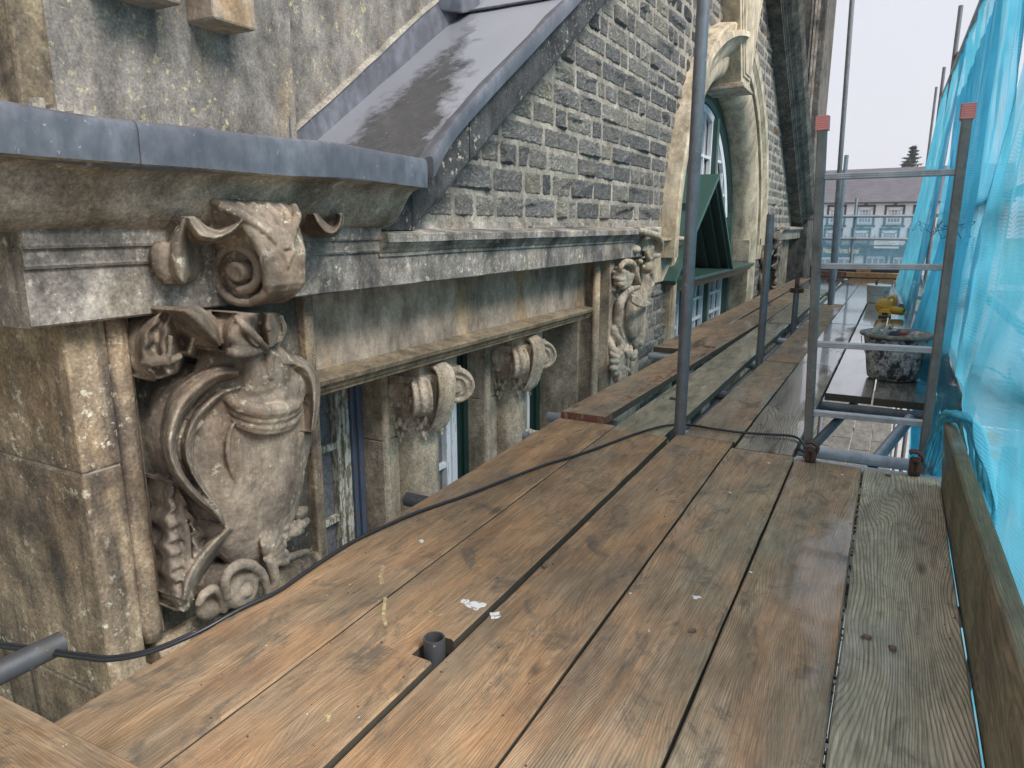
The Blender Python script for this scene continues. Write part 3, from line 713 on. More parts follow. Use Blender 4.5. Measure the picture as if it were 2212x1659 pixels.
# ---- ashlar between pilaster and arch, impost, arch
def jamb():
    q = MB().box(-1.80, -1.598, 4.86, 5.855, .435, .69)
    z = -5
    zz = .435
    while zz > -1.2:
        h = .3; q.box(-1.80, -1.598, 5.60 + random.uniform(-.03, .03), 5.853, zz - h + .003, zz); zz -= h
    return q
def impost():
    pr = [(-1.66, .675), (-1.59, .675), (-1.585, .69), (-1.57, .70), (-1.55, .725), (-1.535, .745), (-1.525, .75), (-1.525, .765), (-1.66, .775)]
    return MB().prof_y(pr, 4.95, 5.90)
part('jamb', jamb(), 'arch', bevel=.004); part('jamb', mir(jamb()), 'arch', bevel=.004)
part('impost', impost(), 'carvepale')
def arc_sweep(prof, a0, a1, n, zc=ZA, yc=YC, leg=None):
    """profile of (radius, x) swept round the arch; leg continues it straight down to that height"""
    q = MB(); m = len(prof); vs = []; st = []
    if leg is not None: st += [('l', leg, a0)]
    st += [('a', a0 + (a1 - a0) * i / n, 0) for i in range(n + 1)]
    if leg is not None: st += [('l', leg, a1)]
    for k, a, aa in st:
        for r, x in prof:
            if k == 'a': vs.append((x, yc + r * math.cos(a), zc + r * math.sin(a)))
            else: vs.append((x, yc + r * math.cos(aa), a))
    N = len(st)
    fs = [(j * m + i, (j + 1) * m + i, (j + 1) * m + (i + 1) % m, j * m + (i + 1) % m) for j in range(N - 1) for i in range(m)]
    fs += [tuple(range(m)), tuple(reversed(range((N - 1) * m, N * m)))]
    return q.add(vs, fs)
cav = [(1.58 + .20 * (1 - math.cos(t)), -1.71 + .15 * math.sin(t)) for t in np.linspace(0, PI / 2, 7)]
inner = [(1.58, -1.88)] + cav + [(1.82, -1.56), (1.824, -1.575), (1.838, -1.575), (1.838, -1.88)]
part('arch_moulding', arc_sweep(inner, 0, PI, 48, leg=-1.5), 'arch', smooth=True).modifiers.new('e', 'EDGE_SPLIT').split_angle = .5
hood = [(1.838, -1.70), (1.838, -1.535), (1.85, -1.53), (1.92, -1.53), (1.935, -1.515), (1.95, -1.51), (1.965, -1.495), (2.04, -1.485), (2.06, -1.50), (2.065, -1.56), (2.075, -1.70)]
part('hood_moulding', arc_sweep(hood, 0, PI, 48, leg=.70), 'arch', smooth=True).modifiers.new('e', 'EDGE_SPLIT').split_angle = .5
# keystone: flared block with fillets and a moulded foot
def key():
    q = MB()
    zb, zt = 2.16, 4.3
    def sec(hw, x, z): return [(x, YC - .02 - hw, z), (x, YC - .02 + hw, z)]
    def slab(hb, ht, x0, x1, za, zb_):
        c = YC - .02
        q.hexa([(x0, c - hb, za), (x1, c - hb, za), (x1, c + hb, za), (x0, c + hb, za), (x0, c - ht, zb_), (x1, c - ht, zb_), (x1, c + ht, zb_), (x0, c + ht, zb_)])
    slab(.19, 1.15, -1.88, -1.46, zb, zt); slab(.15, 1.05, -1.46, -1.448, zb + .06, zt)
    slab(.12, .98, -1.448, -1.438, zb + .09, zt)
    q2 = MB()
    for k, (h, x, z0, z1) in enumerate(((.225, -1.425, 2.11, 2.135), (.21, -1.44, 2.135, 2.165))):
        q2.box(-1.86, x, YC - .02 - h, YC - .02 + h, z0, z1)
    q2.add(*[(lambda a: a)(z) for z in ([], [])])
    return q, q2
k1, k2 = key()
part('keystone', k1, 'arch', bevel=.008); part('keystone_foot', k2, 'carvepale', bevel=.006)
# curling hood scroll that meets the keystone on its near side
scr = MB(); vs = []; n = 22
for i in range(n + 1):
    a = math.radians(134 - 38 * i / n); t = i / n
    R0, R1 = 1.80, 2.06 - .09 * t; xf = -1.50 + .10 * t ** 1.3
    for (r, x) in ((R1, -1.60), (R1, xf), (R1 - .05, xf + .012), (R0 + .14, xf - .02), (R0 + .05, xf - .07), (R0 - .02, -1.56), (R0 - .03, -1.62)):
        vs.append((x, YC + r * math.cos(a), ZA + r * math.sin(a)))
scr.add(vs, [(j * 7 + i, (j + 1) * 7 + i, (j + 1) * 7 + (i + 1) % 7, j * 7 + (i + 1) % 7) for j in range(n) for i in range(7)] + [tuple(range(7)), tuple(reversed(range(n * 7, n * 7 + 7)))])
part('hood_scroll', scr, 'arch', smooth=True).modifiers.new('e', 'EDGE_SPLIT').split_angle = .7

# ---- arched green and white window
GX = -1.90
arw = MB(); arw.box(GX - .02, GX - .005, YC - 1.58, YC + 1.58, -1.6, ZA)
n = 24; arw.add([(GX - .005, YC, ZA)] + [(GX - .005, YC + 1.57 * math.cos(PI * i / n), ZA + 1.57 * math.sin(PI * i / n)) for i in range(n + 1)], [(0, i + 1, i + 2) for i in range(n)])
win = part('window', arw, 'glass2')
wf = arc_sweep([(1.42, GX), (1.42, GX + .07), (1.46, GX + .085), (1.57, GX + .085), (1.58, GX)], 0, PI, 40, leg=-1.5)
part('green_frame', wf, 'greenb')
def sash(y0, y1, ztop, mull, rails, zb=.45):
    q = MB(); X0, X1 = GX + .005, GX + .05
    def zt(y): return ZA + math.sqrt(max(.01, 1.38 ** 2 - (y - YC) ** 2)) if ztop is None else ztop
    q.box(X0, X1, y0, y0 + .055, zb, zt(y0 + .03)); q.box(X0, X1, y1 - .055, y1, zb, zt(y1 - .03))
    for m in mull: q.box(X0, X1 - .01, m - .014, m + .014, zb, zt(m))
    for r in rails: q.box(X0, X1 - .008, y0, y1, r - .015, r + .015)
    if ztop is None:
        a0 = math.acos((y1 - YC) / 1.40); a1 = math.acos((y0 - YC) / 1.40)
        q2 = arc_sweep([(1.345, X0), (1.345, X1), (1.41, X1 + .01), (1.41, X0)], a0, a1, 14); q.add(q2.v, q2.f)
    return q
for nm, (a, b) in enumerate(((YC - 1.36, YC - .52), (YC - .46, YC + .46), (YC + .50, YC + 1.36))):
    w_ = (b - a) / 3
    part('sash', sash(a, b, None, (a + w_, b - w_), (.85, 1.2, 1.55)), 'white', bevel=.003)
    part('lower_sash', sash(a, b, .33, (a + w_, b - w_), (-.12, .1), -.45), 'white', bevel=.003)
q = MB()
for yv in (YC - .49, YC + .48): q.box(GX, GX + .10, yv - .045, yv + .045, -1.5, 1.95)
q.box(GX, GX + .12, YC + 1.36, YC + 1.44, -1.5, 1.0)
part('mullion', q, 'green', bevel=.004)
# transom shelf and gabled hood
tp = [(-1.92, .31), (-1.62, .31), (-1.60, .335), (-1.575, .345), (-1.555, .375), (-1.53, .39), (-1.52, .40), (-1.52, .425), (-1.92, .445)]
part('transom', MB().prof_y(tp, 5.86, 8.96), 'green', bevel=.003)
pb = hx(1463, 600, -1.50); pa = hx(1555, 375, -1.50); pc = hx(1585, 570, -1.50)
print('hood', pb, pa, pc)
def slope(y0, z0, y1, z1, th, x0, x1, inset=0):
    d = Vector((0, y1 - y0, z1 - z0)).normalized(); nn = Vector((0, -d.z, d.y)) if y1 > y0 else Vector((0, d.z, -d.y))
    if nn.z < 0: nn = -nn
    q = MB(); a = Vector((0, y0, z0)); b = Vector((0, y1, z1))
    vs = []
    for x in (x0, x1):
        for p_ in (a, b):
            vs += [(x, p_.y, p_.z), (x, p_.y - nn.y * th, p_.z - nn.z * th)]
    return q.add(vs, [(0, 2, 3, 1), (4, 5, 7, 6), (0, 4, 6, 2), (1, 3, 7, 5), (0, 1, 5, 4), (2, 6, 7, 3)])
HX = -1.50
hd = both(slope(pb.y - .05, .44, pa.y, pa.z, .035, -1.92, HX), slope(pc.y, .44, pa.y, pa.z, .035, -1.92, HX))
part('hood_roof', hd, 'green', bevel=.004)
hm = both(slope(pb.y + .04, .44, pa.y, pa.z - .05, .05, -1.92, HX - .03), slope(pc.y - .04, .44, pa.y, pa.z - .05, .05, -1.92, HX - .03), slope(pb.y + .12, .44, pa.y, pa.z - .12, .06, -1.92, HX - .10), slope(pc.y - .12, .44, pa.y, pa.z - .12, .06, -1.92, HX - .10), slope(pc.y - .22, .44, pa.y, pa.z - .22, .06, -1.92, HX - .2))
part('hood_mouldings', hm, 'greenb')
part('hood_post', MB().box(-1.75, -1.66, 6.25, 6.34, .44, 1.05), 'green', bevel=.004)

# ---- columns, windows below the frieze
def cr_path(P):
    P = [P[0] * 2 - P[1]] + list(P) + [P[-1] * 2 - P[-2]]; out = []
    for i in range(1, len(P) - 2):
        for k in range(5):
            t = k / 5; a, b, c, d = P[i - 1], P[i], P[i + 1], P[i + 2]
            out.append(.5 * ((2 * b) + (c - a) * t + (2 * a - 5 * b + 4 * c - d) * t * t + (3 * b - a - 3 * c + d) * t ** 3))
    out.append(P[-2]); return out, None
def ionic(yc, xc):
    cap = MB(); zt = .318
    # abacus, bell with leaves, four corner volutes, necking beads, pendant drop
    ab = MB()
    for i, (hw, z0, z1) in enumerate(((.105, .27, .318), (.115, .245, .27))): ab.box(xc - hw, xc + hw, yc - hw, yc + hw, z0, z1)
    cap.add(ab.v, ab.f)
    cap.lathe([(0, .26), (.105, .25), (.118, .225), (.112, .195), (.100, .182), (.108, .172), (.100, .160), (.094, .15), (0, .15)], (xc, yc, 0), 20)
    for dx, dy in ((1, 1), (1, -1), (-1, 1), (-1, -1)):
        d = Vector((dx, dy, 0)).normalized(); c = Vector((xc, yc, 0)) + d * .142
        side = Vector((-d.y, d.x, 0))
        pts = []
        for i in range(30):
            a = 2 * PI * 1.9 * i / 29; r = .060 * (1 - .72 * i / 29)
            pts.append(c + d * (r * math.cos(-a + PI / 2) * 1.0) + Vector((0, 0, .195 + r * math.sin(-a + PI / 2))))
        st = Vector((xc, yc, .25)) + d * .05
        path = [st, (st + pts[0]) / 2 + Vector((0, 0, .006))] + pts
        rr = [.012, .014] + [.012 - .005 * i / 29 for i in range(30)]
        cap.tube(path, rr, 8, flat=1.0)
        cap.tube([c + side * .024 + Vector((0, 0, .195)), c - side * .024 + Vector((0, 0, .195))], .058, 20)
        for sg in (-1, 1): cap.tube([p + side * .024 * sg for p in pts], [.0075 - .003 * i / 29 for i in range(30)], 7)
        cap.tube([c + side * .036 + Vector((0, 0, .193)), c - side * .036 + Vector((0, 0, .193))], .016, 10)
    # front keystone-like leaf console on the column face, facing out and to the left
    for d in (Vector((1, -.25, 0)).normalized(),):
        s_ = Vector((-d.y, d.x, 0)); b = Vector((xc, yc, 0))
        path = [b + d * .085 + Vector((0, 0, .30)), b + d * .14 + Vector((0, 0, .29)), b + d * .158 + Vector((0, 0, .24)), b + d * .150 + Vector((0, 0, .17)), b + d * .125 + Vector((0, 0, .10)), b + d * .10 + Vector((0, 0, .07))]
        sp_, _ = cr_path(path)
        for hw_, t0, t1 in ((.031, -.004, .010), (.018, .010, .015)):
            vs = []
            for i, p in enumerate(sp_):
                tn = (sp_[min(i + 1, len(sp_) - 1)] - sp_[max(i - 1, 0)]).normalized(); nn = tn.cross(s_)
                if nn.dot(d) < 0: nn = -nn
                tp = 1 - .25 * i / len(sp_)
                vs += [p - s_ * hw_ * tp + nn * t0, p + s_ * hw_ * tp + nn * t0, p + s_ * hw_ * tp + nn * t1, p - s_ * hw_ * tp + nn * t1]
            m_ = len(sp_); cap.add(vs, [(4 * i + k, 4 * i + (k + 1) % 4, 4 * i + 4 + (k + 1) % 4, 4 * i + 4 + k) for i in range(m_ - 1) for k in range(4)] + [(3, 2, 1, 0), (4 * m_ - 4, 4 * m_ - 3, 4 * m_ - 2, 4 * m_ - 1)])
        for sg in (-1, 1): cap.tube([p + s_ * .030 * sg + d * .008 for p in sp_], .0055, 6)
        cap.hexa([tuple(b + d * x + s_ * y_ + Vector((0, 0, z))) for x, y_, z in ((.02, -.024, .10), (.125, -.024, .10), (.125, .024, .10), (.02, .024, .10), (.02, -.03, .29), (.15, -.03, .27), (.15, .03, .27), (.02, .03, .29))])
    for i in range(26):
        a = 2 * PI * i / 26; cap.ell((xc + .104 * math.cos(a), yc + .104 * math.sin(a), .163), (.011, .011, .010), n=6, m=4)
    for k in range(12):
        a = 2 * PI * k / 12; cap.ell((xc + .112 * math.cos(a), yc + .112 * math.sin(a), .215), (.018, .018, .028), n=8, m=5)
    for k in range(7):   # leaf drops on the necking
        a = 2 * PI * k / 7 + .35
        for j, (da, z, r) in enumerate(((0, .10, .014), (.16, .085, .012), (-.16, .085, .012), (.08, .055, .010), (-.08, .055, .010), (0, .035, .008), (.26, .11, .012), (-.26, .11, .012), (0.3, .075, .008), (-.3, .075, .008))):
            cap.ell((xc + .092 * math.cos(a + da), yc + .092 * math.sin(a + da), z), (r * .7, r * .7, r * 1.3), n=7, m=5)
    return cap
def column(px):
    XC = -1.79; y = hx(px, 960, XC).y
    sh_ = MB().lathe([(.10, -5), (.108, -1.2), (.106, -.4), (.102, .0), (.100, .02), (.098, .25)], (XC, y, 0), 28)
    col = part('column', sh_, 'ashlar', smooth=True)
    cpm = ionic(y, XC); cpm.v = [(XC + (a - XC) * 1.32, y + (b - y) * 1.32, .318 + (c - .318) * 1.22) for a, b, c in cpm.v]
    cp_ = cpm.build('capital', M['carvepale']); cp_.parent = col; remesh(cp_, .0035, 1, .003, .02)
    return y
cy1 = column(896); cy2 = column(1097)
print('columns', cy1, cy2)
# reveals of the window openings: corner bead at the front, face running back to the frame
XF_ = -1.80
def opening(px_back, px_bead, px_col):
    y = Y(px_bead, XF_); xb = hy(px_back, 950, y).x; yc_ = Y(px_col, XF_)
    part('mullion_pier', MB().box(-2.4, XF_, y, yc_ + .16, -5, -.02).box(-2.4, XF_ - .003, y + .002, yc_ + .16, -.017, .318), 'ashlar', bevel=.004)
    part('mullion_bead', MB().tube([(XF_ - .006, y + (yc_ - y) / 2, z) for z in (-3, 0, .317)], (yc_ - y) / 2 * .95, 12), 'ashlar', smooth=True)
    return y, xb
def Y(px, X, py=950): return hx(px, py, X).y
yA, xA = opening(779, 828, 842); yB, xB = opening(1006, 1048, 1058)
print('openings', yA, xA, yB, xB)
def lowwin(XG, pg0, pg1, pf, yend, mat_f, mat_e, rails):
    g0, g1, f1 = Y(pg0, XG, 900), Y(pg1, XG, 900), Y(pf, XG, 900)
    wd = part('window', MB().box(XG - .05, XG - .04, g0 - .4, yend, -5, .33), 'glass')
    fq = MB().box(XG - .04, XG - .005, g1, f1, -4, .318).box(XG - .04, XG + .008, g1 + (f1 - g1) * .42, f1, -4, .317)
    for z in rails: fq.box(XG - .038, XG - .012, g0 - .4, g1 + .004, z - .014, z + .014)
    fq.box(XG - .038, XG - .008, g0 - .4, g1, .27, .318)
    part('sash_frame', fq, mat_f, bevel=.003)
    e = MB().box(XG - .04, XG + .02, f1 + .001, yend - .001, -4, .319).box(XG, XG + .036, f1 + (yend - f1) * .3, f1 + (yend - f1) * .7, -4, .316)
    part('outer_frame', e, mat_e, bevel=.005)
r1_, r2_ = hx(710, 972, xA).z, hx(715, 1132, xA).z
lowwin(xA, 690, 727, 751, yA, 'peel', 'blue', [r1_, r2_, r2_ - (r1_ - r2_)])
r1_ = hx(955, 1012, xB).z
lowwin(xB, 930, 966, 984, yB, 'white', 'greenb', [r1_ + .38, r1_, r1_ - .38])
yC = 4.02; xC = hy(1161, 850, yC).x
print('third', yC, xC)
lowwin(max(-2.3, xC), 1115, 1134, 1142, yC, 'white', 'greenb', [r1_ + .38, r1_, r1_ - .38])
# body of the building and dark interior behind the openings
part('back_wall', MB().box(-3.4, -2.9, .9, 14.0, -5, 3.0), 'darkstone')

# ================================================================== CARVINGS
def PA(x, y, X): return hx(265.4 + .24 * x, 424.7 + .24 * y, X)      # first detail window of the near pilaster
def PB(x, y, X): return hx(265.4 + .24 * x, 796.3 + .24 * y, X)      # second detail window
def spline(pts, n=8):
    """Catmull-Rom through (Vector, r) samples"""
    P = [Vector((*p[0], p[1])) for p in pts]; out = []
    P = [P[0] * 2 - P[1]] + P + [P[-1] * 2 - P[-2]]
    for i in range(1, len(P) - 2):
        for k in range(n):
            t = k / n; a, b, c, d = P[i - 1], P[i], P[i + 1], P[i + 2]
            out.append(.5 * ((2 * b) + (c - a) * t + (2 * a - 5 * b + 4 * c - d) * t * t + (3 * b - a - 3 * c + d) * t ** 3))
    out.append(P[-2])
    return [Vector(o[:3]) for o in out], [max(.002, o[3]) for o in out]
def band(mb, f, pts, n=10, seg=6, flat=1.0):
    """tube through window points [(x, y, X, r)]"""
    q, r = spline([(f(x, y, X), rr) for x, y, X, rr in pts], seg); mb.tube(q, r, n, flat=flat)
def leaf(mb, f, tip, root, X0, X1, w, lobes=3, vein=True):
    """acanthus-like leaf: overlapping ridges fanning from the root towards the tip"""
    a = f(*root, X0); b = f(*tip, X1); d = b - a; s_ = Vector((0, -d.z, d.y)).normalized(); L = d.length
    for k in range(-lobes, lobes + 1):
        t = k / max(1, lobes); off = s_ * (t * w)
        e = a + d * (1 - .35 * abs(t)) + off * 1.15; m = a + d * .5 + off * .75 + Vector((.016 * (1 - abs(t)) + .004, 0, 0)); r = w / (lobes + .6) * .62
        q, rr = spline([(a + off * .15, r * .8), (m, r * 1.15), (e, r * .75), (e + d.normalized() * r * .4 + Vector((-.006, 0, 0)), r * .35)], 5)
        mb.tube(q, rr, 8)

def cr(P, n):
    P = [P[0] * 2 - P[1]] + P + [P[-1] * 2 - P[-2]]; out = []; m = len(P) - 3
    for q in range(n + 1):
        t = q / n * m; i = min(int(t), m - 1); t -= i; a, b, c, d = P[i:i + 4]
        out.append(.5 * ((2 * b) + (c - a) * t + (2 * a - 5 * b + 4 * c - d) * t * t + (3 * b - a - 3 * c + d) * t ** 3))
    return out
def loft(mb, f, curves, n=44, m=16, back=-1.62, ripple=0, rf=9, slant=.5):
    """solid between the lofted surface through the curves [(X, [(x, y), ...]), ...] and a back plane"""
    C = [cr([f(x, y, X) for x, y in pts], n) for X, pts in curves]
    rows = [cr([c[i] for c in C], m) for i in range(n + 1)]
    vs = []
    for i, r in enumerate(rows):
        for j, p in enumerate(r):
            w = math.sin(PI * j / m)
            vs.append((p.x + ripple * w * math.sin(i / n * rf * PI + j * slant), p.y, p.z))
    k = len(vs); vs += [(back, y, z) for x, y, z in vs]
    W_ = m + 1; fs = []
    for i in range(n):
        for j in range(m):
            a = i * W_ + j; fs.append((a, a + 1, a + W_ + 1, a + W_)); fs.append((k + a, k + a + W_, k + a + W_ + 1, k + a + 1))
    rim = [j for j in range(W_)] + [i * W_ + m for i in range(1, n + 1)] + [n * W_ + j for j in range(m - 1, -1, -1)] + [i * W_ for i in range(n - 1, 0, -1)]
    for a, b in zip(rim, rim[1:] + rim[:1]): fs.append((a, k + a, k + b, b))
    mb.add(vs, fs)
M['ground'] = stone('black_panel_stone', (.13, .12, .10), (.06, .056, .05), soot=(.02, .02, .02), sootamt=.7, warm=(.2, .13, .08), warmamt=.3, lichen=.5, streak=.3)  # near-black stone for the recessed slab behind the carving
def cartouche():
    mb = MB()
    # background slab of the panel
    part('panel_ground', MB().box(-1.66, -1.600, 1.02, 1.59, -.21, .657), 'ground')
    # ---- cartouche shield: domed body
    c = (PB(1130, 720, -1.50)); R = Matrix.Rotation(math.radians(0), 3, 'X')
    mb.ell(c, (.085, .195, .345), R, 24, 18)
    c2 = PB(1080, 420, -1.51); mb.ell(c2, (.090, .185, .20), None, 22, 14)
    c3 = PB(1200, 1000, -1.52); mb.ell(c3, (.085, .125, .20), None, 20, 12)
    loft(mb, PB, [(-1.54, [(1040, -90), (860, -80), (620, 20), (440, 190), (355, 430), (345, 700), (430, 960), (590, 1175), (780, 1320), (905, 1425)]),
                  (-1.405, [(1050, 0), (870, 10), (670, 110), (500, 290), (415, 520), (400, 750), (490, 980), (650, 1170), (815, 1300), (910, 1420)]),
                  (-1.395, [(1055, 60), (880, 80), (700, 190), (550, 350), (465, 560), (450, 760), (540, 970), (690, 1150), (830, 1285), (915, 1415)]),
                  (-1.485, [(1060, 105), (880, 150), (730, 260), (600, 410), (520, 590), (510, 770), (585, 955), (715, 1130), (845, 1275), (918, 1412)]),
                  (-1.415, [(1068, 160), (900, 220), (770, 320), (655, 450), (585, 620), (575, 780), (640, 970), (755, 1140), (862, 1270), (922, 1408)]),
                  (-1.50, [(1070, 215), (930, 290), (830, 400), (730, 520), (670, 660), (660, 800), (710, 960), (800, 1110), (890, 1250), (925, 1400)])], 60, 24)
    # inner ridge line left and centre ridge
    band(mb, PB, [(730, 480, -1.44, .006), (620, 580, -1.455, .007), (580, 740, -1.46, .007), (640, 960, -1.455, .007), (760, 1180, -1.45, .006), (900, 1380, -1.44, .005)], 8)
    band(mb, PB, [(990, 490, -1.420, .006), (950, 640, -1.418, .007), (950, 800, -1.420, .007), (1000, 980, -1.43, .006), (1090, 1130, -1.44, .004)], 8)
    # helmet rim: three stacked curved bands
    for k, (dy, r, dx) in enumerate(((0, .020, -.022), (70, .015, -.028), (140, .014, -.034), (185, .008, -.034))):
        band(mb, PB, [(930, 255 + dy, -1.42 + dx, r * .7), (1060, 335 + dy, -1.385 + dx, r), (1230, 385 + dy, -1.365 + dx, r), (1400, 375 + dy, -1.37 + dx, r), (1520, 330 + dy, -1.385 + dx, r), (1590, 270 + dy, -1.40 + dx, r * .7)], 10)
    # smooth brow above the rim with a hanging strap
    mb.ell(PB(1290, 200, -1.475), (.085, .125, .09), None, 20, 12)
    mb.ell(PB(1250, 60, -1.46), (.07, .10, .09), None, 18, 12)
    band(mb, PB, [(1330, -130, -1.40, .014), (1320, 0, -1.398, .012), (1330, 100, -1.395, .008)], 8)
    # plates at the far side
    loft(mb, PB, [(-1.50, [(1440, -120), (1580, -115), (1700, -30), (1770, 100), (1775, 330), (1730, 570)]),
                  (-1.395, [(1450, -60), (1580, -50), (1680, 30), (1725, 160), (1730, 360), (1700, 570)]),
                  (-1.425, [(1460, 0), (1560, 15), (1630, 80), (1670, 200), (1680, 380), (1670, 570)]),
                  (-1.49, [(1465, 60), (1540, 90), (1560, 160), (1560, 280), (1555, 420), (1560, 560)])], 40, 16)
    loft(mb, PB, [(-1.47, [(1545, 575), (1530, 760), (1490, 960), (1455, 1150)]), (-1.432, [(1590, 580), (1575, 770), (1525, 970), (1465, 1160)]),
                  (-1.445, [(1640, 585), (1610, 780), (1555, 980), (1480, 1165)]), (-1.52, [(1715, 590), (1670, 800), (1600, 1010), (1500, 1170)])], 30, 12)
    # ribbon knot and leaves under the console
    loft(mb, PA, [(-1.47, [(430, 1060), (560, 1200), (700, 1310), (850, 1385)]), (-1.40, [(500, 1035), (640, 1160), (770, 1280), (870, 1365)]), (-1.385, [(590, 1010), (720, 1110), (830, 1230), (890, 1335)]), (-1.47, [(680, 985), (810, 1060), (890, 1150), (920, 1260)])], 30, 12)
    loft(mb, PA, [(-1.44, [(870, 1400), (850, 1280), (900, 1150), (980, 1050)]), (-1.365, [(980, 1405), (940, 1270), (990, 1150), (1060, 1050)]), (-1.345, [(1100, 1400), (1060, 1260), (1090, 1150), (1150, 1050)]),
                  (-1.36, [(1200, 1385), (1160, 1250), (1170, 1150), (1210, 1050)]), (-1.42, [(1285, 1365), (1235, 1260), (1225, 1170), (1250, 1060)])], 40, 20, ripple=.004, rf=5)
    loft(mb, PA, [(-1.42, [(1280, 1360), (1225, 1200), (1240, 1050)]), (-1.352, [(1320, 1365), (1290, 1200), (1300, 1050)]), (-1.365, [(1365, 1345), (1370, 1200), (1350, 1050)]), (-1.43, [(1400, 1310), (1430, 1180), (1395, 1050)])], 30, 12)
    loft(mb, PA, [(-1.44, [(1385, 1345), (1405, 1200), (1370, 1040)]), (-1.385, [(1425, 1310), (1445, 1200), (1410, 1060)]), (-1.44, [(1465, 1250), (1478, 1180), (1440, 1070)])], 26, 10)
    loft(mb, PA, [(-1.54, [(300, 1030), (160, 1170), (105, 1340), (150, 1560), (290, 1665)]), (-1.465, [(350, 1035), (230, 1200), (190, 1370), (220, 1530), (315, 1650)]), (-1.49, [(395, 1040), (310, 1210), (290, 1390), (310, 1520), (370, 1635)]),
                  (-1.455, [(440, 1050), (400, 1220), (390, 1400), (400, 1510), (420, 1620)]), (-1.54, [(520, 1080), (530, 1250), (560, 1400), (545, 1500), (500, 1590)])], 50, 18, ripple=.005, rf=9)
    loft(mb, PA, [(-1.52, [(640, 1040), (600, 1200), (540, 1380)]), (-1.46, [(700, 1100), (650, 1260), (600, 1420)]), (-1.53, [(770, 1180), (740, 1330), (680, 1460)])], 20, 8)
    band(mb, PA, [(930, 1395, -1.355, .010), (1080, 1410, -1.345, .014), (1240, 1385, -1.355, .010)], 10)
    band(mb, PA, [(1010, 1080, -1.36, .007), (1110, 1180, -1.335, .010), (1220, 1290, -1.335, .009), (1300, 1370, -1.35, .007)], 10)
    mb.ell(PA(1310, 1190, -1.335), (.008, .007, .009), None, 8, 6)
    band(mb, PA, [(170, 1500, -1.48, .010), (300, 1480, -1.455, .014), (430, 1470, -1.455, .010), (520, 1430, -1.46, .008)], 8)
    band(mb, PA, [(430, 1250, -1.44, .006), (420, 1400, -1.44, .006), (400, 1520, -1.45, .005)], 8)
    def PC(x, y, X): return hx(.4 * x, 995.4 + .4 * y, X)      # third detail window
    # acanthus on the near side: two leaf blades with slanting veins either side of a midrib
    loft(mb, PC, [(-1.56, [(905, 95), (872, 170), (888, 235), (856, 320), (880, 385), (845, 450), (878, 515), (868, 585), (900, 640), (902, 710), (930, 765), (955, 815)]),
                  (-1.475, [(925, 100), (905, 180), (912, 250), (895, 330), (908, 400), (890, 460), (912, 530), (910, 595), (930, 655), (938, 720), (955, 770), (972, 815)]),
                  (-1.462, [(938, 105), (935, 190), (945, 265), (945, 340), (955, 410), (955, 470), (965, 540), (966, 600), (972, 660), (978, 720), (984, 770), (990, 815)]),
                  (-1.485, [(948, 115), (965, 205), (985, 280), (1000, 350), (1008, 420), (1012, 480), (1015, 545), (1012, 600), (1008, 660), (1004, 720), (1004, 770), (1004, 815)])], 120, 16, ripple=.007, rf=19, slant=.42)
    loft(mb, PC, [(-1.485, [(950, 125), (975, 220), (1000, 300), (1012, 370), (1018, 440), (1022, 510), (1020, 580), (1012, 650), (1008, 720), (1008, 790)]),
                  (-1.462, [(958, 130), (1000, 225), (1035, 300), (1055, 370), (1062, 440), (1062, 510), (1055, 580), (1042, 650), (1032, 720), (1024, 790)]),
                  (-1.56, [(966, 140), (1030, 225), (1078, 290), (1078, 350), (1120, 400), (1105, 480), (1112, 540), (1080, 600), (1078, 670), (1052, 730), (1042, 790)])], 100, 14, ripple=.006, rf=15, slant=-.42)
    band(mb, PC, [(945, 110, -1.48, .006), (972, 240, -1.47, .008), (1005, 380, -1.465, .009), (1015, 520, -1.462, .009), (1010, 680, -1.465, .008), (1006, 805, -1.48, .006)], 8)
    loft(mb, PC, [(-1.55, [(1215, 330), (1120, 410), (1030, 500), (970, 610), (950, 730)]), (-1.435, [(1240, 350), (1150, 430), (1065, 530), (1005, 640), (985, 750)]), (-1.45, [(1262, 375), (1180, 455), (1100, 555), (1040, 660), (1010, 760)]), (-1.56, [(1275, 410), (1205, 490), (1130, 590), (1070, 690), (1040, 790)])], 30, 12)
    # rosette with its hood
    ctr = PC(1325, 700, -1.43)
    mb.lathe([(.0, .018), (.012, .017), (.019, .008), (.022, .004), (.030, .007), (.042, .004), (.050, -.010), (.055, -.03), (.055, -.16), (0, -.16)], (ctr.x, ctr.y, ctr.z), 22, 'x')
    band(mb, PC, [(1230, 740, -1.44, .010), (1215, 640, -1.425, .013), (1270, 570, -1.42, .014), (1350, 560, -1.42, .014), (1420, 620, -1.425, .013), (1440, 720, -1.44, .011), (1400, 770, -1.45, .008)], 9)
    band(mb, PC, [(1070, 780, -1.47, .010), (1100, 720, -1.46, .012), (1160, 690, -1.455, .012), (1200, 740, -1.46, .012), (1210, 810, -1.47, .012)], 9)
    mb.ell(PC(1140, 780, -1.50), (.03, .045, .035), None, 12, 8)
    mb.ell(PC(1280, 790, -1.50), (.035, .08, .025), None, 12, 8)
    # shell fan right of the rosette
    for k in range(7):
        a = math.radians(100 - k * 17); cx_, cy_ = 1440, 540
        band(mb, PC, [(cx_, cy_, -1.45, .008), (cx_ + 60 * math.cos(a), cy_ - 95 * math.sin(a), -1.425, .012), (cx_ + 105 * math.cos(a), cy_ - 165 * math.sin(a), -1.45, .013)], 8)
    band(mb, PC, [(1440, 520, -1.43, .012), (1470, 580, -1.43, .016), (1480, 650, -1.44, .014), (1450, 700, -1.45, .010)], 9)
    band(mb, PC, [(1450, 560, -1.43, .010), (1560, 520, -1.46, .012), (1660, 490, -1.49, .010)], 9)
    # ragged leaves on the far side
    rr = random.Random(4)
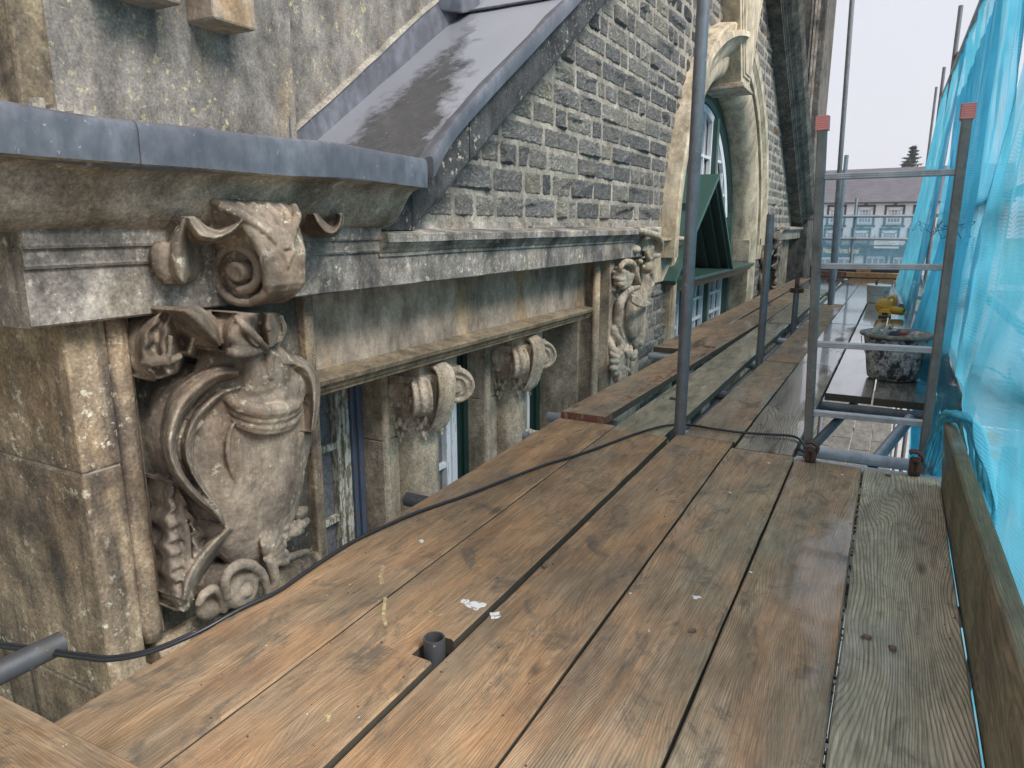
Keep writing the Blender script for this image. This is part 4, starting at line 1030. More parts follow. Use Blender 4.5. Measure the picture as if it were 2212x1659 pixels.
    for k in range(26):
        x = 1480 + rr.uniform(0, 150); y = 130 + rr.uniform(0, 330) - (x - 1480) * .4
        a = rr.uniform(0, PI); l = rr.uniform(25, 55)
        band(mb, PC, [(x - l * math.cos(a), y - l * math.sin(a), -1.49, .010), (x, y, -1.465 + rr.uniform(-.01, .012), .017), (x + l * math.cos(a), y + l * math.sin(a), -1.49, .008)], 8, 4)
    return mb
cart = cartouche()
o = part('carved_cartouche', cart, 'carve'); remesh(o, .0034, 1, .004, .02)

# ---- console bracket over the near panel
def console(y0=1.226, y1=1.322):
    mb0 = MB(); mb = MB(); cx_, cz_ = -1.392, .745
    mb0.box(-1.50, -1.42, y0 + .02, y1 + .02, .665, .86)
    # spiral band extruded along y
    pts = []
    for i in range(60):
        a = math.radians(20 + 560 * i / 59); r = .082 - .050 * i / 59; pts.append((cx_ + r * math.cos(-a), cz_ + r * math.sin(-a)))
    top = [(-1.420, .912), (-1.385, .895), (-1.352, .868), (-1.328, .83), (-1.313, .785)]
    path = top + pts
    th = .016; W = [1.0 + 1.25 * max(0, 1 - i / 6) ** 1.4 for i in range(len(path))]
    ym = (y0 + y1) / 2; hw = (y1 - y0) / 2; vs = []
    for i, (x, z) in enumerate(path):
        a = path[max(0, i - 1)]; b = path[min(len(path) - 1, i + 1)]; d = Vector((b[0] - a[0], b[1] - a[1])).normalized(); nn = Vector((-d.y, d.x))
        t_ = th * (1 - .35 * i / len(path))
        for s1 in (-1, 1):
            for s2 in (-1, 1): vs.append((x + nn.x * t_ * s2 / 2 - (.012 if s2 * s1 == 0 else 0), ym + s1 * hw * W[i], z + nn.y * t_ * s2 / 2))
    fs = []
    for i in range(len(path) - 1):
        k = i * 4
        for a, b in ((0, 1), (1, 3), (3, 2), (2, 0)): fs.append((k + a, k + b, k + 4 + b, k + 4 + a))
    fs += [(0, 2, 3, 1), (len(vs) - 4, len(vs) - 3, len(vs) - 1, len(vs) - 2)]
    mb.add(vs, fs)
    # eye of the scroll standing proud on both sides, and recessed web between
    mb.tube([(cx_, y0 - .016, cz_), (cx_, y1 + .016, cz_)], .024, 20)
    mb.tube([(cx_, y0 + .034, cz_), (cx_, y1 - .034, cz_)], .068, 24)
    # rims on the near edge of the ribbon
    for s1 in (-1, 1):
        mb.tube([(x - .002, ym + s1 * hw * W[i] * .97, z) for i, (x, z) in enumerate(path)][:52], .0115, 8)
    mb.v = [(-1.31 + (x + 1.31) * (1.32 if z < .83 else 1.0 + .32 * max(0, (.90 - z) / .07)), y, z) for x, y, z in mb.v]
    mb0.add(mb.v, mb.f); mb = mb0
    # body between ribbon and cornice
    mb.hexa([(-1.50, y0 + .03, .70), (-1.40, y0 + .03, .84), (-1.40, y1 - .03, .84), (-1.50, y1 - .03, .70), (-1.50, y0 + .02, .98), (-1.445, y0 + .02, .97), (-1.445, y1 - .02, .97), (-1.50, y1 - .02, .98)])
    mb.hexa([(-1.50, y0 - .01, .80), (-1.345, y0 + .012, .80), (-1.345, y1 - .012, .80), (-1.50, y1 + .01, .80), (-1.50, y0 - .06, .90), (-1.405, y0 - .055, .90), (-1.405, y1 + .055, .90), (-1.50, y1 + .06, .90)])
    # fan of flutes
    for k in range(6):
        t = (k - 2.5) / 2.5
        mb.tube([(-1.304, ym + t * .014, .80), (-1.318, ym + t * .040, .838), (-1.346, ym + t * .085, .878), (-1.388, ym + t * .115, .903)], [.005, .008, .012, .012], 8)
    # shallow raised mask: brow lines only
    mb.tube([(-1.309, ym - .030, .800), (-1.304, ym - .015, .790), (-1.302, ym + .0, .770), (-1.304, ym, .755)], [.005, .006, .006, .004], 8)
    mb.tube([(-1.309, ym + .030, .800), (-1.304, ym + .015, .790), (-1.302, ym + .0, .770)], [.005, .006, .005], 8)
    # swags left and right
    loft(mb, PA, [(-1.41, [(555, 180), (595, 300), (680, 395), (850, 415), (1015, 345), (1125, 210)]), (-1.345, [(585, 185), (630, 280), (710, 360), (850, 375), (990, 310), (1100, 195)]),
                  (-1.355, [(610, 185), (660, 255), (730, 325), (855, 345), (975, 285), (1085, 185)]), (-1.42, [(640, 175), (700, 215), (765, 270), (860, 290), (950, 240), (1060, 165)])], 36, 12, back=-1.50)
    loft(mb, PA, [(-1.42, [(1690, 150), (1740, 260), (1800, 340), (1880, 365), (1955, 320), (1990, 220), (1985, 150)]), (-1.365, [(1715, 150), (1770, 250), (1825, 310), (1885, 325), (1935, 285), (1960, 210), (1960, 150)]), (-1.43, [(1760, 150), (1810, 210), (1850, 250), (1885, 255), (1915, 230), (1925, 190), (1930, 150)])], 30, 10, back=-1.50)
    # rolled bolt behind
    loft(mb, PA, [(-1.50, [(470, 190), (390, 380), (350, 580), (395, 720), (520, 800)]), (-1.415, [(530, 200), (470, 390), (450, 590), (480, 715), (540, 795)]),
                  (-1.41, [(570, 240), (560, 420), (570, 600), (570, 715), (555, 795)]), (-1.49, [(640, 330), (710, 470), (740, 620), (700, 725), (580, 800)])], 30, 14, back=-1.51)
    band(mb, PA, [(400, 430, -1.47, .028), (370, 560, -1.47, .032), (420, 680, -1.465, .026), (500, 760, -1.46, .014)], 12)
    mb.ell((-1.43, y1 + .035, .745), (.045, .035, .055), None, 14, 10)
    return mb
o = part('scroll_console', console(), 'carve'); remesh(o, .0036, 1, .005, .02)

# ---- far pilaster: console, scroll and drapery, built in its own y, z frame
def far_carving():
    mb = MB()
    def Q(x, y, X): return hx(1150.2 + .24 * x, 442.4 + .24 * y, X)
    mb.box(-1.66, -1.592, 4.13, 4.86, -.26, .645)
    # console scroll above
    c = Q(1060, 385, -1.47)
    for i in range(1):
        pts = [c + Vector((.0, .115 * (1 - .75 * k / 40) * math.sin(2 * PI * 2.0 * k / 40 + .6), .088 * (1 - .75 * k / 40) * math.cos(2 * PI * 2.0 * k / 40 + .6))) for k in range(41)]
        mb.tube(pts, [.020 - .008 * k / 40 for k in range(41)], 9)
    mb.ell(c, (.02, .09, .07), None, 14, 8); mb.ell(c + Vector((.01, 0, 0)), (.02, .022, .018), None, 10, 8)
    mb.box(-1.60, -1.47, c.y - .14, c.y + .24, c.z - .02, .848)
    band(mb, Q, [(960, 230, -1.45, .02), (1060, 260, -1.42, .024), (1130, 290, -1.42, .024), (1150, 360, -1.43, .026), (1140, 440, -1.45, .022), (1080, 470, -1.46, .014)], 10)
    mb.ell(Q(920, 400, -1.50), (.04, .05, .03), None, 12, 8)
    # shield body and rolled edge
    mb.ell(Q(930, 900, -1.57), (.055, .20, .24), None, 20, 14)
    mb.ell(Q(960, 1150, -1.58), (.05, .16, .14), None, 18, 12)
    mb.ell(Q(1000, 720, -1.575), (.055, .15, .12), None, 18, 12)
    band(mb, Q, [(960, 740, -1.50, .014), (850, 780, -1.49, .026), (790, 880, -1.49, .030), (770, 1000, -1.50, .030), (775, 1120, -1.50, .026), (810, 1200, -1.50, .02)], 12)
    band(mb, Q, [(700, 790, -1.55, .02), (720, 940, -1.55, .03), (710, 1060, -1.55, .03)], 10)
    # top near leaf curl
    for k, (x0, y0, x1, y1) in enumerate(((900, 640, 720, 600), (890, 660, 720, 650), (880, 690, 730, 700), (870, 710, 760, 730), (860, 620, 745, 560))):
        band(mb, Q, [(x0, y0, -1.50, .018), ((x0 + x1) / 2, (y0 + y1) / 2 + 15, -1.48, .022), (x1, y1, -1.52, .010)], 9)
    band(mb, Q, [(900, 600, -1.50, .02), (900, 540, -1.48, .026), (850, 515, -1.47, .022), (800, 545, -1.47, .018), (790, 600, -1.48, .014), (830, 640, -1.49, .010), (860, 610, -1.48, .008)], 10)
    for x, y in ((725, 760), (765, 770), (800, 760)): mb.ell(Q(x, y, -1.53), (.022, .024, .02), None, 10, 6)
    # mask head at top
    mb.ell(Q(1020, 550, -1.50), (.05, .065, .055), None, 14, 10); mb.ell(Q(1065, 500, -1.48), (.02, .03, .018), None); mb.ell(Q(970, 510, -1.49), (.02, .025, .018), None)
    mb.ell(Q(1000, 560, -1.445), (.012, .014, .014), None, 8, 6)
    band(mb, Q, [(940, 500, -1.52, .02), (930, 620, -1.52, .024), (960, 720, -1.53, .02)], 10)
    band(mb, Q, [(1060, 600, -1.53, .02), (1080, 690, -1.53, .022), (1040, 760, -1.54, .018)], 10)
    # drapery swags
    for d in (0, 26, 52):
        band(mb, Q, [(890, 815 + d, -1.48, .010), (950, 850 + d, -1.465, .013), (1010, 880 + d * .6, -1.465, .012), (1060, 880 + d * .3, -1.49, .009)], 8)
    # lower acanthus and scroll
    band(mb, Q, [(720, 1090, -1.53, .02), (750, 1180, -1.50, .026), (790, 1250, -1.49, .028), (770, 1330, -1.49, .024)], 10)
    band(mb, Q, [(690, 1180, -1.54, .02), (720, 1290, -1.51, .026), (770, 1350, -1.49, .026)], 10)
    for x0, y0, x1, y1 in ((820, 1250, 780, 1340), (850, 1260, 850, 1380), (880, 1270, 890, 1400), (820, 1300, 760, 1390), (930, 1310, 910, 1400), (690, 1330, 800, 1400), (690, 1400, 800, 1420), (690, 1460, 790, 1490), (720, 1520, 780, 1510)):
        band(mb, Q, [(x0, y0, -1.50, .014), ((x0 + x1) / 2, (y0 + y1) / 2, -1.47, .019), (x1, y1, -1.49, .012)], 8)
    band(mb, Q, [(760, 1420, -1.50, .03), (740, 1460, -1.49, .036), (750, 1500, -1.50, .028)], 10)
    c = Q(805, 1550, -1.47)
    pts = [c + Vector((.0, .085 * (1 - .75 * k / 36) * math.sin(2 * PI * 1.9 * k / 36 - .4), .062 * (1 - .75 * k / 36) * math.cos(2 * PI * 1.9 * k / 36 - .4))) for k in range(37)]
    mb.tube(pts, [.017 - .007 * k / 36 for k in range(37)], 9); mb.ell(c - Vector((.02, 0, 0)), (.035, .07, .05), None, 14, 8)
    band(mb, Q, [(860, 1480, -1.49, .016), (880, 1540, -1.49, .016), (850, 1600, -1.50, .012)], 8)
    band(mb, Q, [(930, 1320, -1.53, .02), (900, 1420, -1.53, .02), (880, 1500, -1.53, .014)], 8)
    mb.ell(Q(975, 1250, -1.54), (.02, .025, .022), None)
    return mb
fc = far_carving()
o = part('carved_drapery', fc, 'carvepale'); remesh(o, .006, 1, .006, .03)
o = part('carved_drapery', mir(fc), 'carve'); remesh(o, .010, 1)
# kneeler at the far end
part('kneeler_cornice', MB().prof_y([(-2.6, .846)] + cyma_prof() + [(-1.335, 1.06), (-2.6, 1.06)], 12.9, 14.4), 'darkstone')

# ================================================================== SCAFFOLD
M['edge'] = paint('grime_gap_shade_edge', (.075, .062, .042), 0, rough=.85, dirt=.5, sc=30)  # dark edge colour paints in the shade of the board gaps, with some grime
BG = 'scaffold boards laid along the deck'
def board(y0, y1, xl0, xr0, xl1, xr1, mat, label, z=0.0, z1=None, th=.038, group=BG, notch=None, jitter=True, name='scaffold_board', endmat=None, roll=0.0):
    """board with its four top corners given; local y runs along the grain"""
    yc, xc = (y0 + y1) / 2, (xl0 + xr0 + xl1 + xr1) / 4
    z1 = z if z1 is None else z1
    mb = MB(); ny = 30
    rs = random.Random(int(abs(y0 * 131 + xl0 * 977)) + 3)
    def XL(t): return xl0 + (xl1 - xl0) * t
    def XR(t): return xr0 + (xr1 - xr0) * t
    ts = [k / ny for k in range(ny + 1)]
    if notch:
        na, nb, nx_ = notch; ta, tb = (na - y0) / (y1 - y0), (nb - y0) / (y1 - y0)
        ts = sorted(set([t for t in ts if abs(t - ta) > .01 and abs(t - tb) > .01] + [ta, ta + 1e-4, tb - 1e-4, tb]))
    vs = []; nxs = 5
    e = .004
    for t in ts:
        y = y0 + (y1 - y0) * t; zt = z + (z1 - z) * t
        a, b = XL(t), XR(t)
        if jitter: a += rs.uniform(-.0012, .0012); b += rs.uniform(-.0012, .0012)
        if notch and ta + 5e-5 <= t <= tb - 5e-5: b = nx_
        rl = lambda x: (x - (a + b) / 2) * roll
        P = [(a, zt - th), (a, zt - e), (a + e, zt)] + [(a + (b - a) * k / nxs, zt + mnoise.noise(Vector((a + k * .05, y * 1.5, 3))) * .0008) for k in range(1, nxs)] + [(b - e, zt), (b, zt - e), (b, zt - th)]
        vs += [(x - xc, y - yc, zz - z + rl(x)) for x, zz in P]
    m = nxs + 5
    fs = [(j * m + i, (j + 1) * m + i, (j + 1) * m + (i + 1) % m, j * m + (i + 1) % m) for j in range(len(ts) - 1) for i in range(m)]
    fs += [tuple(range(m)), tuple(reversed(range((len(ts) - 1) * m, len(ts) * m)))]
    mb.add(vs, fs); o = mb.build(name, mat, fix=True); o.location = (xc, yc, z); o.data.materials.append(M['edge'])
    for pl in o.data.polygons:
        if abs(pl.normal.z) < .5 and (not endmat) or pl.normal.z < -.5: pl.material_index = 1  # sides and underside get the painted gap shade
    return tag(o, label, 'scaffold board', group)
Y0 = -1.15
ORD = ['', 'second', 'third', 'fourth', 'fifth']
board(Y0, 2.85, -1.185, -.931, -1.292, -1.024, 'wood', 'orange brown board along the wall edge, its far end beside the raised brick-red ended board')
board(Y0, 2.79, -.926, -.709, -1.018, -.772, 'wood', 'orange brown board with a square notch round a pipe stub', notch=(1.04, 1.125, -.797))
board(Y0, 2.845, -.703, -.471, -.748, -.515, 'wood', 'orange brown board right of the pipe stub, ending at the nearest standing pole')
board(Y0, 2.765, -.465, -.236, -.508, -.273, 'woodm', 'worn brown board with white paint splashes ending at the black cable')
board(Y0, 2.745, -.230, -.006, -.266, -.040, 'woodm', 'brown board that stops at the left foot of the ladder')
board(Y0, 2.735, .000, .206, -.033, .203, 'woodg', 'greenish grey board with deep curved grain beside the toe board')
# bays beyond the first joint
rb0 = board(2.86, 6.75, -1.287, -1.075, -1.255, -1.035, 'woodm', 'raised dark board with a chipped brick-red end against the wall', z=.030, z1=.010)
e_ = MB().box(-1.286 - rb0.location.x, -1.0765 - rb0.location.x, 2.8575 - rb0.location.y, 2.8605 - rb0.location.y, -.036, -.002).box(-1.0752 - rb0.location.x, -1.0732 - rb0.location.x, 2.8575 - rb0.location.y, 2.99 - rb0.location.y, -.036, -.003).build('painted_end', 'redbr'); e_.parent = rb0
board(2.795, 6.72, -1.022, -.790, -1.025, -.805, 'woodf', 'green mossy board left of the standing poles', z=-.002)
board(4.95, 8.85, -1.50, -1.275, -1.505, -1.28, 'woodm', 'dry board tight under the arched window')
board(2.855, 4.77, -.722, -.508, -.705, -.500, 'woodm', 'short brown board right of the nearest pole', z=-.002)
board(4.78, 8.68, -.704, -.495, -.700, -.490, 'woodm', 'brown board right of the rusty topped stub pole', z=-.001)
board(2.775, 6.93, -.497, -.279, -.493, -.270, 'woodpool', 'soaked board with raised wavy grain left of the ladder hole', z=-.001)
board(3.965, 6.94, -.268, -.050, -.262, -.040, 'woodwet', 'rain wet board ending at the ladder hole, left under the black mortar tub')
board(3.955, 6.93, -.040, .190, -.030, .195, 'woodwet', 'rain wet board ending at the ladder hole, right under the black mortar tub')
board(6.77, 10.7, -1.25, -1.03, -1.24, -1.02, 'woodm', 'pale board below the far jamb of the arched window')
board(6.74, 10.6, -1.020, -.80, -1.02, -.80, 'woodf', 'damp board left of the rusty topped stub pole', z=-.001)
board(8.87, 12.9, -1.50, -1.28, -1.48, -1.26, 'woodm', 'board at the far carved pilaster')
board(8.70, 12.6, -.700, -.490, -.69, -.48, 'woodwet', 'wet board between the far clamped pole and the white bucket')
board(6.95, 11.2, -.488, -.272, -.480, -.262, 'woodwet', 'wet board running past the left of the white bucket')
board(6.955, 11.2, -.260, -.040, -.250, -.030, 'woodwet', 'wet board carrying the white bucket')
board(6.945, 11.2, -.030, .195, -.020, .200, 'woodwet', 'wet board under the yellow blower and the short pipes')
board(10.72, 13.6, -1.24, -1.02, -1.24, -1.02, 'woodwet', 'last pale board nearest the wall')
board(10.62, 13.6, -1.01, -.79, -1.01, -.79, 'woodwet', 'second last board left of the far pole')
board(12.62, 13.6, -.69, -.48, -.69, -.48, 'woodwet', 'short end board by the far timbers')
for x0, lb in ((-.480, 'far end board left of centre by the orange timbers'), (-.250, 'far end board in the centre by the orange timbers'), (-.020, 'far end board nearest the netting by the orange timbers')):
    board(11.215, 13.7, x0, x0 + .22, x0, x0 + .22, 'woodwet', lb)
# crosswise board at the lower left corner
cb = board(0, 3.0, 0, .24, 0, .24, 'wood', 'orange brown board laid crosswise at the lower left corner', group='boards laid crosswise')
cb.location = (-2.42, .405, .042); cb.rotation_euler = (0, 0, PI / 2 + .02)
# lower lift seen through the ladder hole
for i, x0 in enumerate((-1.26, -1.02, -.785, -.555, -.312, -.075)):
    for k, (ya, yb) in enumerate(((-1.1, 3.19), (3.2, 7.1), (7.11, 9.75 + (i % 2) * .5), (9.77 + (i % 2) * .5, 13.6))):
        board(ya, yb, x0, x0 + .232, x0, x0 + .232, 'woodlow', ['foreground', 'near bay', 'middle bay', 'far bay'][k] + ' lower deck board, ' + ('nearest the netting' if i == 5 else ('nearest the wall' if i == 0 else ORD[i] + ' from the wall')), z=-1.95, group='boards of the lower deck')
# toe boards
def toeboard(y0, y1, xb0, xt0, xb1, xt1, label, h=.225, mat='woodtoe'):
    mb = MB(); ny = 24; vs = []; th = .038; yc = (y0 + y1) / 2; xc = (xb0 + xb1) / 2
    for j in range(ny + 1):
        t = j / ny; y = y0 + (y1 - y0) * t; xb = xb0 + (xb1 - xb0) * t - xc; xt = xt0 + (xt1 - xt0) * t - xc
        w_ = mnoise.noise(Vector((y * 3, 1, 1))) * .0015
        P = [(xb, -.02), (xt + w_, h - .005), (xt + .005, h + w_), (xt + th - .005, h), (xt + th, h - .005), (xb + th, -.02)]
        vs += [(x, y - yc, z_) for x, z_ in P]
    m = 6
    mb.add(vs, [(j * m + i, (j + 1) * m + i, (j + 1) * m + (i + 1) % m, j * m + (i + 1) % m) for j in range(ny) for i in range(m)] + [tuple(range(m)), tuple(reversed(range(ny * m, ny * m + m)))])
    o = mb.build('toe_board', mat); o.location = (xc, yc, 0); return tag(o, label, 'toe board', 'toe boards on edge')
toeboard(-1.1, 2.66, .222, .262, .206, .186, 'near mouldy toe board on edge, blue net tied over its end')
toeboard(2.95, 6.9, .25, .262, .26, .272, 'pale toe board on edge behind the netting', mat='woodwet')
toeboard(6.95, 10.8, .26, .272, .26, .272, 'far toe board on edge hidden by the netting', mat='woodwet')

TG = 'galvanised scaffold tubes'
def pole(a, b, label, mat='galv', r=.0242, name='scaffold_pole', cat='scaffold pole', group=TG, n=20):
    a, b = Vector(a), Vector(b); k = 8
    mb = MB().tube([(b - a) * i / k for i in range(k + 1)], r, n, inner=.86)
    o = mb.build(name, mat, None, True); weight_smooth(o, .9); o.location = a
    return tag(o, label, cat, group)
def coupler(p, parent, mat='rust', ax='z', s=1.0):
    """swivel coupler: two clamp shells, bolts and nuts"""
    mb = MB(); r = .033 * s
    for dz in (-.011, .011):
        mb.tube([(0, 0, dz - .008), (0, 0, dz + .008)], r, 16)
    mb.tube([(0, 0, -.021), (0, 0, .021)], r * .93, 16)
    mb.box(r * .8, r * 1.7, -.012, .012, -.02, .02).tube([(r * 1.45, -.035, 0), (r * 1.45, .035, 0)], .006, 8).tube([(r * 1.45, .026, 0), (r * 1.45, .04, 0)], .012, 6)
    mb.box(-r * 1.6, -r * .8, -.010, .010, -.02, .02).tube([(-r * 1.35, -.04, 0), (-r * 1.35, .03, 0)], .006, 8).tube([(-r * 1.35, -.03, 0), (-r * 1.35, -.044, 0)], .012, 6)
    o = mb.build('coupler', mat, parent, False, .002)
    o.location = Vector(p) - parent.location
    if ax == 'x': o.rotation_euler = (0, PI / 2, 0)
    if ax == 'y': o.rotation_euler = (PI / 2, 0, 0)
    return o
# standards through the gap in the deck: base from the deck, top from the photograph
def std(px, py, top, label, X=None, mat='galv', zlow=-5.2):
    b = hz(px, py, 0); t = Vector(top); d = (t - b).normalized(); low = b + d * ((zlow - b.z) / d.z)
    return pole(low, t, label, mat)
b1 = hz(1468, 935, 0); t1 = hx(1522, -40, b1.x + .012)
p1 = pole(b1 + (b1 - t1) * ((b1.z + 5.2) / (t1.z - b1.z)), t1 + (t1 - b1) * .4, 'nearest tall scaffold pole, a black cable running behind its foot', r=.0242)
b2 = hz(1640, 778, 0); t2 = hx(1665, 463, b2.x)
p2 = pole((b2.x, b2.y, -5.2), t2, 'chest high cut off scaffold pole in front of the arched window')
b3 = hz(1718, 700, 0); t3 = hx(1721, 625, b3.x)
p3 = pole((b3.x, b3.y, -5.2), t3, 'short pole stub with a rusty spigot on top')
sp = MB().tube([t3 - Vector((0, 0, .03)), t3 + Vector((0, 0, .10))], .019, 12, inner=.8); so_ = sp.build('spigot', 'rust', None, True); so_.parent = p3; so_.matrix_parent_inverse = Matrix.Translation(-p3.location)
coupler(t3 - Vector((0, 0, .01)), p3)
b4 = hz(1797, 640, 0); t4 = hx(1840, -30, -.62)
p4 = pole((b4.x, b4.y, -5.2), hy(1829, 335, b4.y), 'far pole whose clamp sits just above the deck', 'galvl')
coupler(hy(1797, 606, b4.y), p4)
bt = hz(1800, 590, .0); p5 = pole(hy(1792, 660, 8.6), hy(1843, -30, 8.6), 'tall leaning pole behind the ladder left rail')
# stub in the notch and foreground ledger at left
st_ = pole((-.766, 1.083, -.6), (-.766, 1.083, .024), 'open pipe stub poking up through the notch in the deck', 'galvd', r=.0225)
pole((-1.62, -1.6, -.065), (-1.545, .765, -.045), 'dark tube ending in front of the carved pier at lower left', 'galvd', r=.0255)
q_ = hy(4, 1400, .62)
# transoms under the boards
tl = ['tube end poking out beside the first column', 'mortar crusted tube end beside the second column', 'tube end under the raised brick-red ended board']
for (px, py, yv), lb in zip(((878, 1078, 1.87), (1133, 941, 2.735), (1184, 900, 3.07)), tl):
    c = hy(px, py, yv); c = hz(px, py, -.064)
    o = pole((c.x, c.y, -.0635), (.36, c.y + .02, -.0635), lb, 'galvd' if px == 878 else 'galvl', r=.0242, name='transom_tube', cat='scaffold tube')
    if px == 1133:
        m_ = MB()
        for k in range(9): m_.ell((.01 + .012 * k, .01 * math.sin(k * 2), .022 + .004 * math.sin(k * 3)), (.014, .014, .010), n=8, m=5)
        m_.build('mortar_crust', M['bone'], o, True)
for yv, lb in ((4.92, 'tube end below the sill of the arched window'), (6.1, 'tube end at the middle of the arched window'), (6.9, 'tube end by the far jamb'), (8.8, 'transom below the far boards'), (10.7, 'transom under the last bay'), (13.4, 'transom at the end of the deck'), (3.93, 'tube at the far edge of the ladder hole')):
    pole((-1.52 if yv != 3.93 else -.9, yv, -.0635), (.36, yv, -.0635), lb, 'galvl' if yv != 3.93 else 'galvd', name='transom_tube', cat='scaffold tube')
lt = pole((-.30, 2.765, -.026), (.215, 2.775, -.026), 'pale tube across the ladder hole clamped at the ladder feet', 'galvl', r=.0235, name='ladder_tube', cat='scaffold tube')
# ledgers under the deck
for x, lb in ((-.80, 'ledger under the pole gap'), (.33, 'ledger under the outer edge')):
    pole((x, -1.2, -.112), (x, 13.8, -.112), lb + ' of the main deck', 'galv', name='ledger_tube', cat='scaffold tube')
for yv in (3.0, 7.0, 11.0): pole((-1.3, yv, -2.014), (.36, yv, -2.014), 'transom of the lower deck %s' % {3.0: 'near the ladder', 7.0: 'in the middle', 11.0: 'at the far end'}[yv], 'galvd', name='transom_tube', cat='scaffold tube')
# diagonal braces below the hole
pole(hy(1752, 968, 3.35), hy(1845, 872, 4.6), 'thin diagonal brace under the left of the ladder hole', 'galvd', r=.022, name='brace_tube', cat='scaffold tube')
pole(hy(1885, 1003, 3.1), hy(1965, 905, 3.75), 'thick diagonal brace under the right of the ladder hole', 'galvl', r=.0245, name='brace_tube', cat='scaffold tube')
# outer standards beyond the netting and the top rail
XN = .31
for i, (px, py, yv) in enumerate(((2076, 12, 9.95), (2040, 145, 13.7), (2023, 188, 17.5))):
    t = hy(px, py, yv); pole((t.x - .02, yv, -5.2), t, ['nearest outer pole rising above the net rail', 'second outer pole rising above the net rail', 'third outer pole rising above the net rail'][i], 'galv', name='outer_pole')
op = pole((.36, 2.82, -5.2), (.40, 2.82, .12), 'outer pole beneath the gathered net', 'galv')
pole((.37, 5.6, -5.2), (.40, 5.6, 4.2), 'outer pole hidden behind the blue net', 'galv')
ra, rb = hy(2135, -25, 5.6), hy(2034, 214, 13.2)
rl = pole(ra, rb, 'top rail tube carrying the blue debris net', 'galvl', name='rail_tube', cat='scaffold tube')
for px, py, yv in ((2073, 118, 9.9), (2042, 200, 12.6)):
    coupler(hy(px, py, yv) , rl, 'galvd', 'y', 1.15)
pole((.42, 1.0, 1.0), (.42, 13.0, 1.0), 'guard rail behind the blue net at waist height', 'galvl', name='guard_rail', cat='guard rail')
pole((.42, 1.0, .5), (.42, 13.0, .5), 'guard rail behind the blue net at knee height', 'galvl', name='guard_rail', cat='guard rail')
# end guard rails with post
e1 = pole((-1.75, 14, 1.015), (.35, 14, 1.015), 'upper end guard rail in front of the white hotel', 'galvl', name='guard_rail', cat='guard rail')
e2 = pole((-1.75, 14.02, .632), (.35, 14.02, .632), 'lower end guard rail in front of the white hotel', 'galvl', name='guard_rail', cat='guard rail')
ep = pole((-.69, 14.06, -5.2), (-.755, 14.06, 1.33), 'end post holding the two guard rails', 'galvl')
coupler((-.735, 14.03, 1.015), ep, 'galvd'); coupler((-.71, 14.03, .632), ep)

# ladder
LD = thing('aluminium_ladder', 'grimy aluminium ladder with faded red end caps standing in the deck hole', 'ladder', (-.05, 3.05, -1.9))
def lp(px, py, Y): return hy(px, py, Y)
lb_, lt_ = Vector((-.268, 2.885, -.02)), hy(1777, 275, 2.84)
lb_ = hy(1745, 975, 2.90)
rb_, rt_ = hy(1990, 1010, 2.90), hy(2090, 250, 2.84)
def stile(a, b, nm='stile'):
    d = (b - a); a2 = a - d * .9
    mb = MB().bar(a2, b, .027, .060, (0, 1, 0)).bar(a2, b, .030, .048, (0, 1, 0))
    o = mb.build(nm, 'alud', None, False, .002); attach(o, LD); return o
stile(lb_, lt_); stile(rb_, rt_)
def capm(t, b):
    d = (t - b).normalized(); mb = MB()
    mb.bar(t - d * .012, t + d * .036, .040, .070, (0, 1, 0))
    for k in range(7): mb.bar(t - d * .010 + d * .0072 * k, t - d * .0068 + d * .0072 * k, .0435, .0735, (0, 1, 0))
    o = mb.build('end_cap', 'cap', None, False, .006); attach(o, LD)
capm(lt_, lb_); capm(rt_, rb_)
for i, (l, r) in enumerate((((1783, 383), (2065, 372)), ((1775, 575), (2040, 578)), ((1765, 743), (2012, 757)), ((1752, 890), (1990, 915)))):
    f_ = lambda px, py, A, B: hy(px, py, A.y + (B.y - A.y) * (1 - (py - 260) / 720))
    a = f_(l[0] - 8, l[1], lb_, lt_); b = f_(r[0] + 10, r[1], rb_, rt_)
    mb = MB().bar(a, b, .030, .020)
    for k in (-1, 0, 1): mb.bar(a + Vector((0, -.0145, .0065 * k)), b + Vector((0, -.0145, .0065 * k)), .004, .003)
    mb.bar(a + Vector((0, 0, .009)), b + Vector((0, 0, .009)), .024, .005)
    o = mb.build('rung', 'alu', None, False, .0015); attach(o, LD)
for k in range(1, 8):
    a = lb_ + (lb_ - lt_) * (.30 * k) * .9 ; b = rb_ + (rb_ - rt_) * (.30 * k) * .9
    if a.z < -1.9: break
    o = MB().bar(a, b, .03, .022).build('rung', 'alu', None, False, .0015); attach(o, LD)
# red couplers at the ladder feet
for c, lb in ((hy(1749, 985, 2.745), 'red brown clamp at the left ladder foot'), (hy(1973, 1008, 2.75), 'red brown clamp at the right ladder foot')):
    mb = MB()
    hk = [c + Vector((.026 * math.cos(a), .0, .03 + .026 * math.sin(a))) for a in np.linspace(-1.9, 2.3, 12)]
    for dy in (-.012, 0, .012): mb.tube([p + Vector((0, dy, 0)) for p in hk], .006, 8)
    mb.tube([c + Vector((-.014, 0, 0)), c + Vector((.022, 0, 0))], .031, 16)
    mb.tube([c + Vector((-.004, -.03, -.01)), c + Vector((-.004, -.03, .045))], .007, 8).tube([c + Vector((.012, -.03, -.01)), c + Vector((.012, -.03, .045))], .007, 8).tube([c + Vector((.004, -.03, .028)), c + Vector((.004, -.03, .04))], .015, 6)
    o = mb.build('tube_clamp', 'rust', None, False, .001); recenter(o, c); tag(o, lb, 'clamp', 'clamps at the ladder feet')

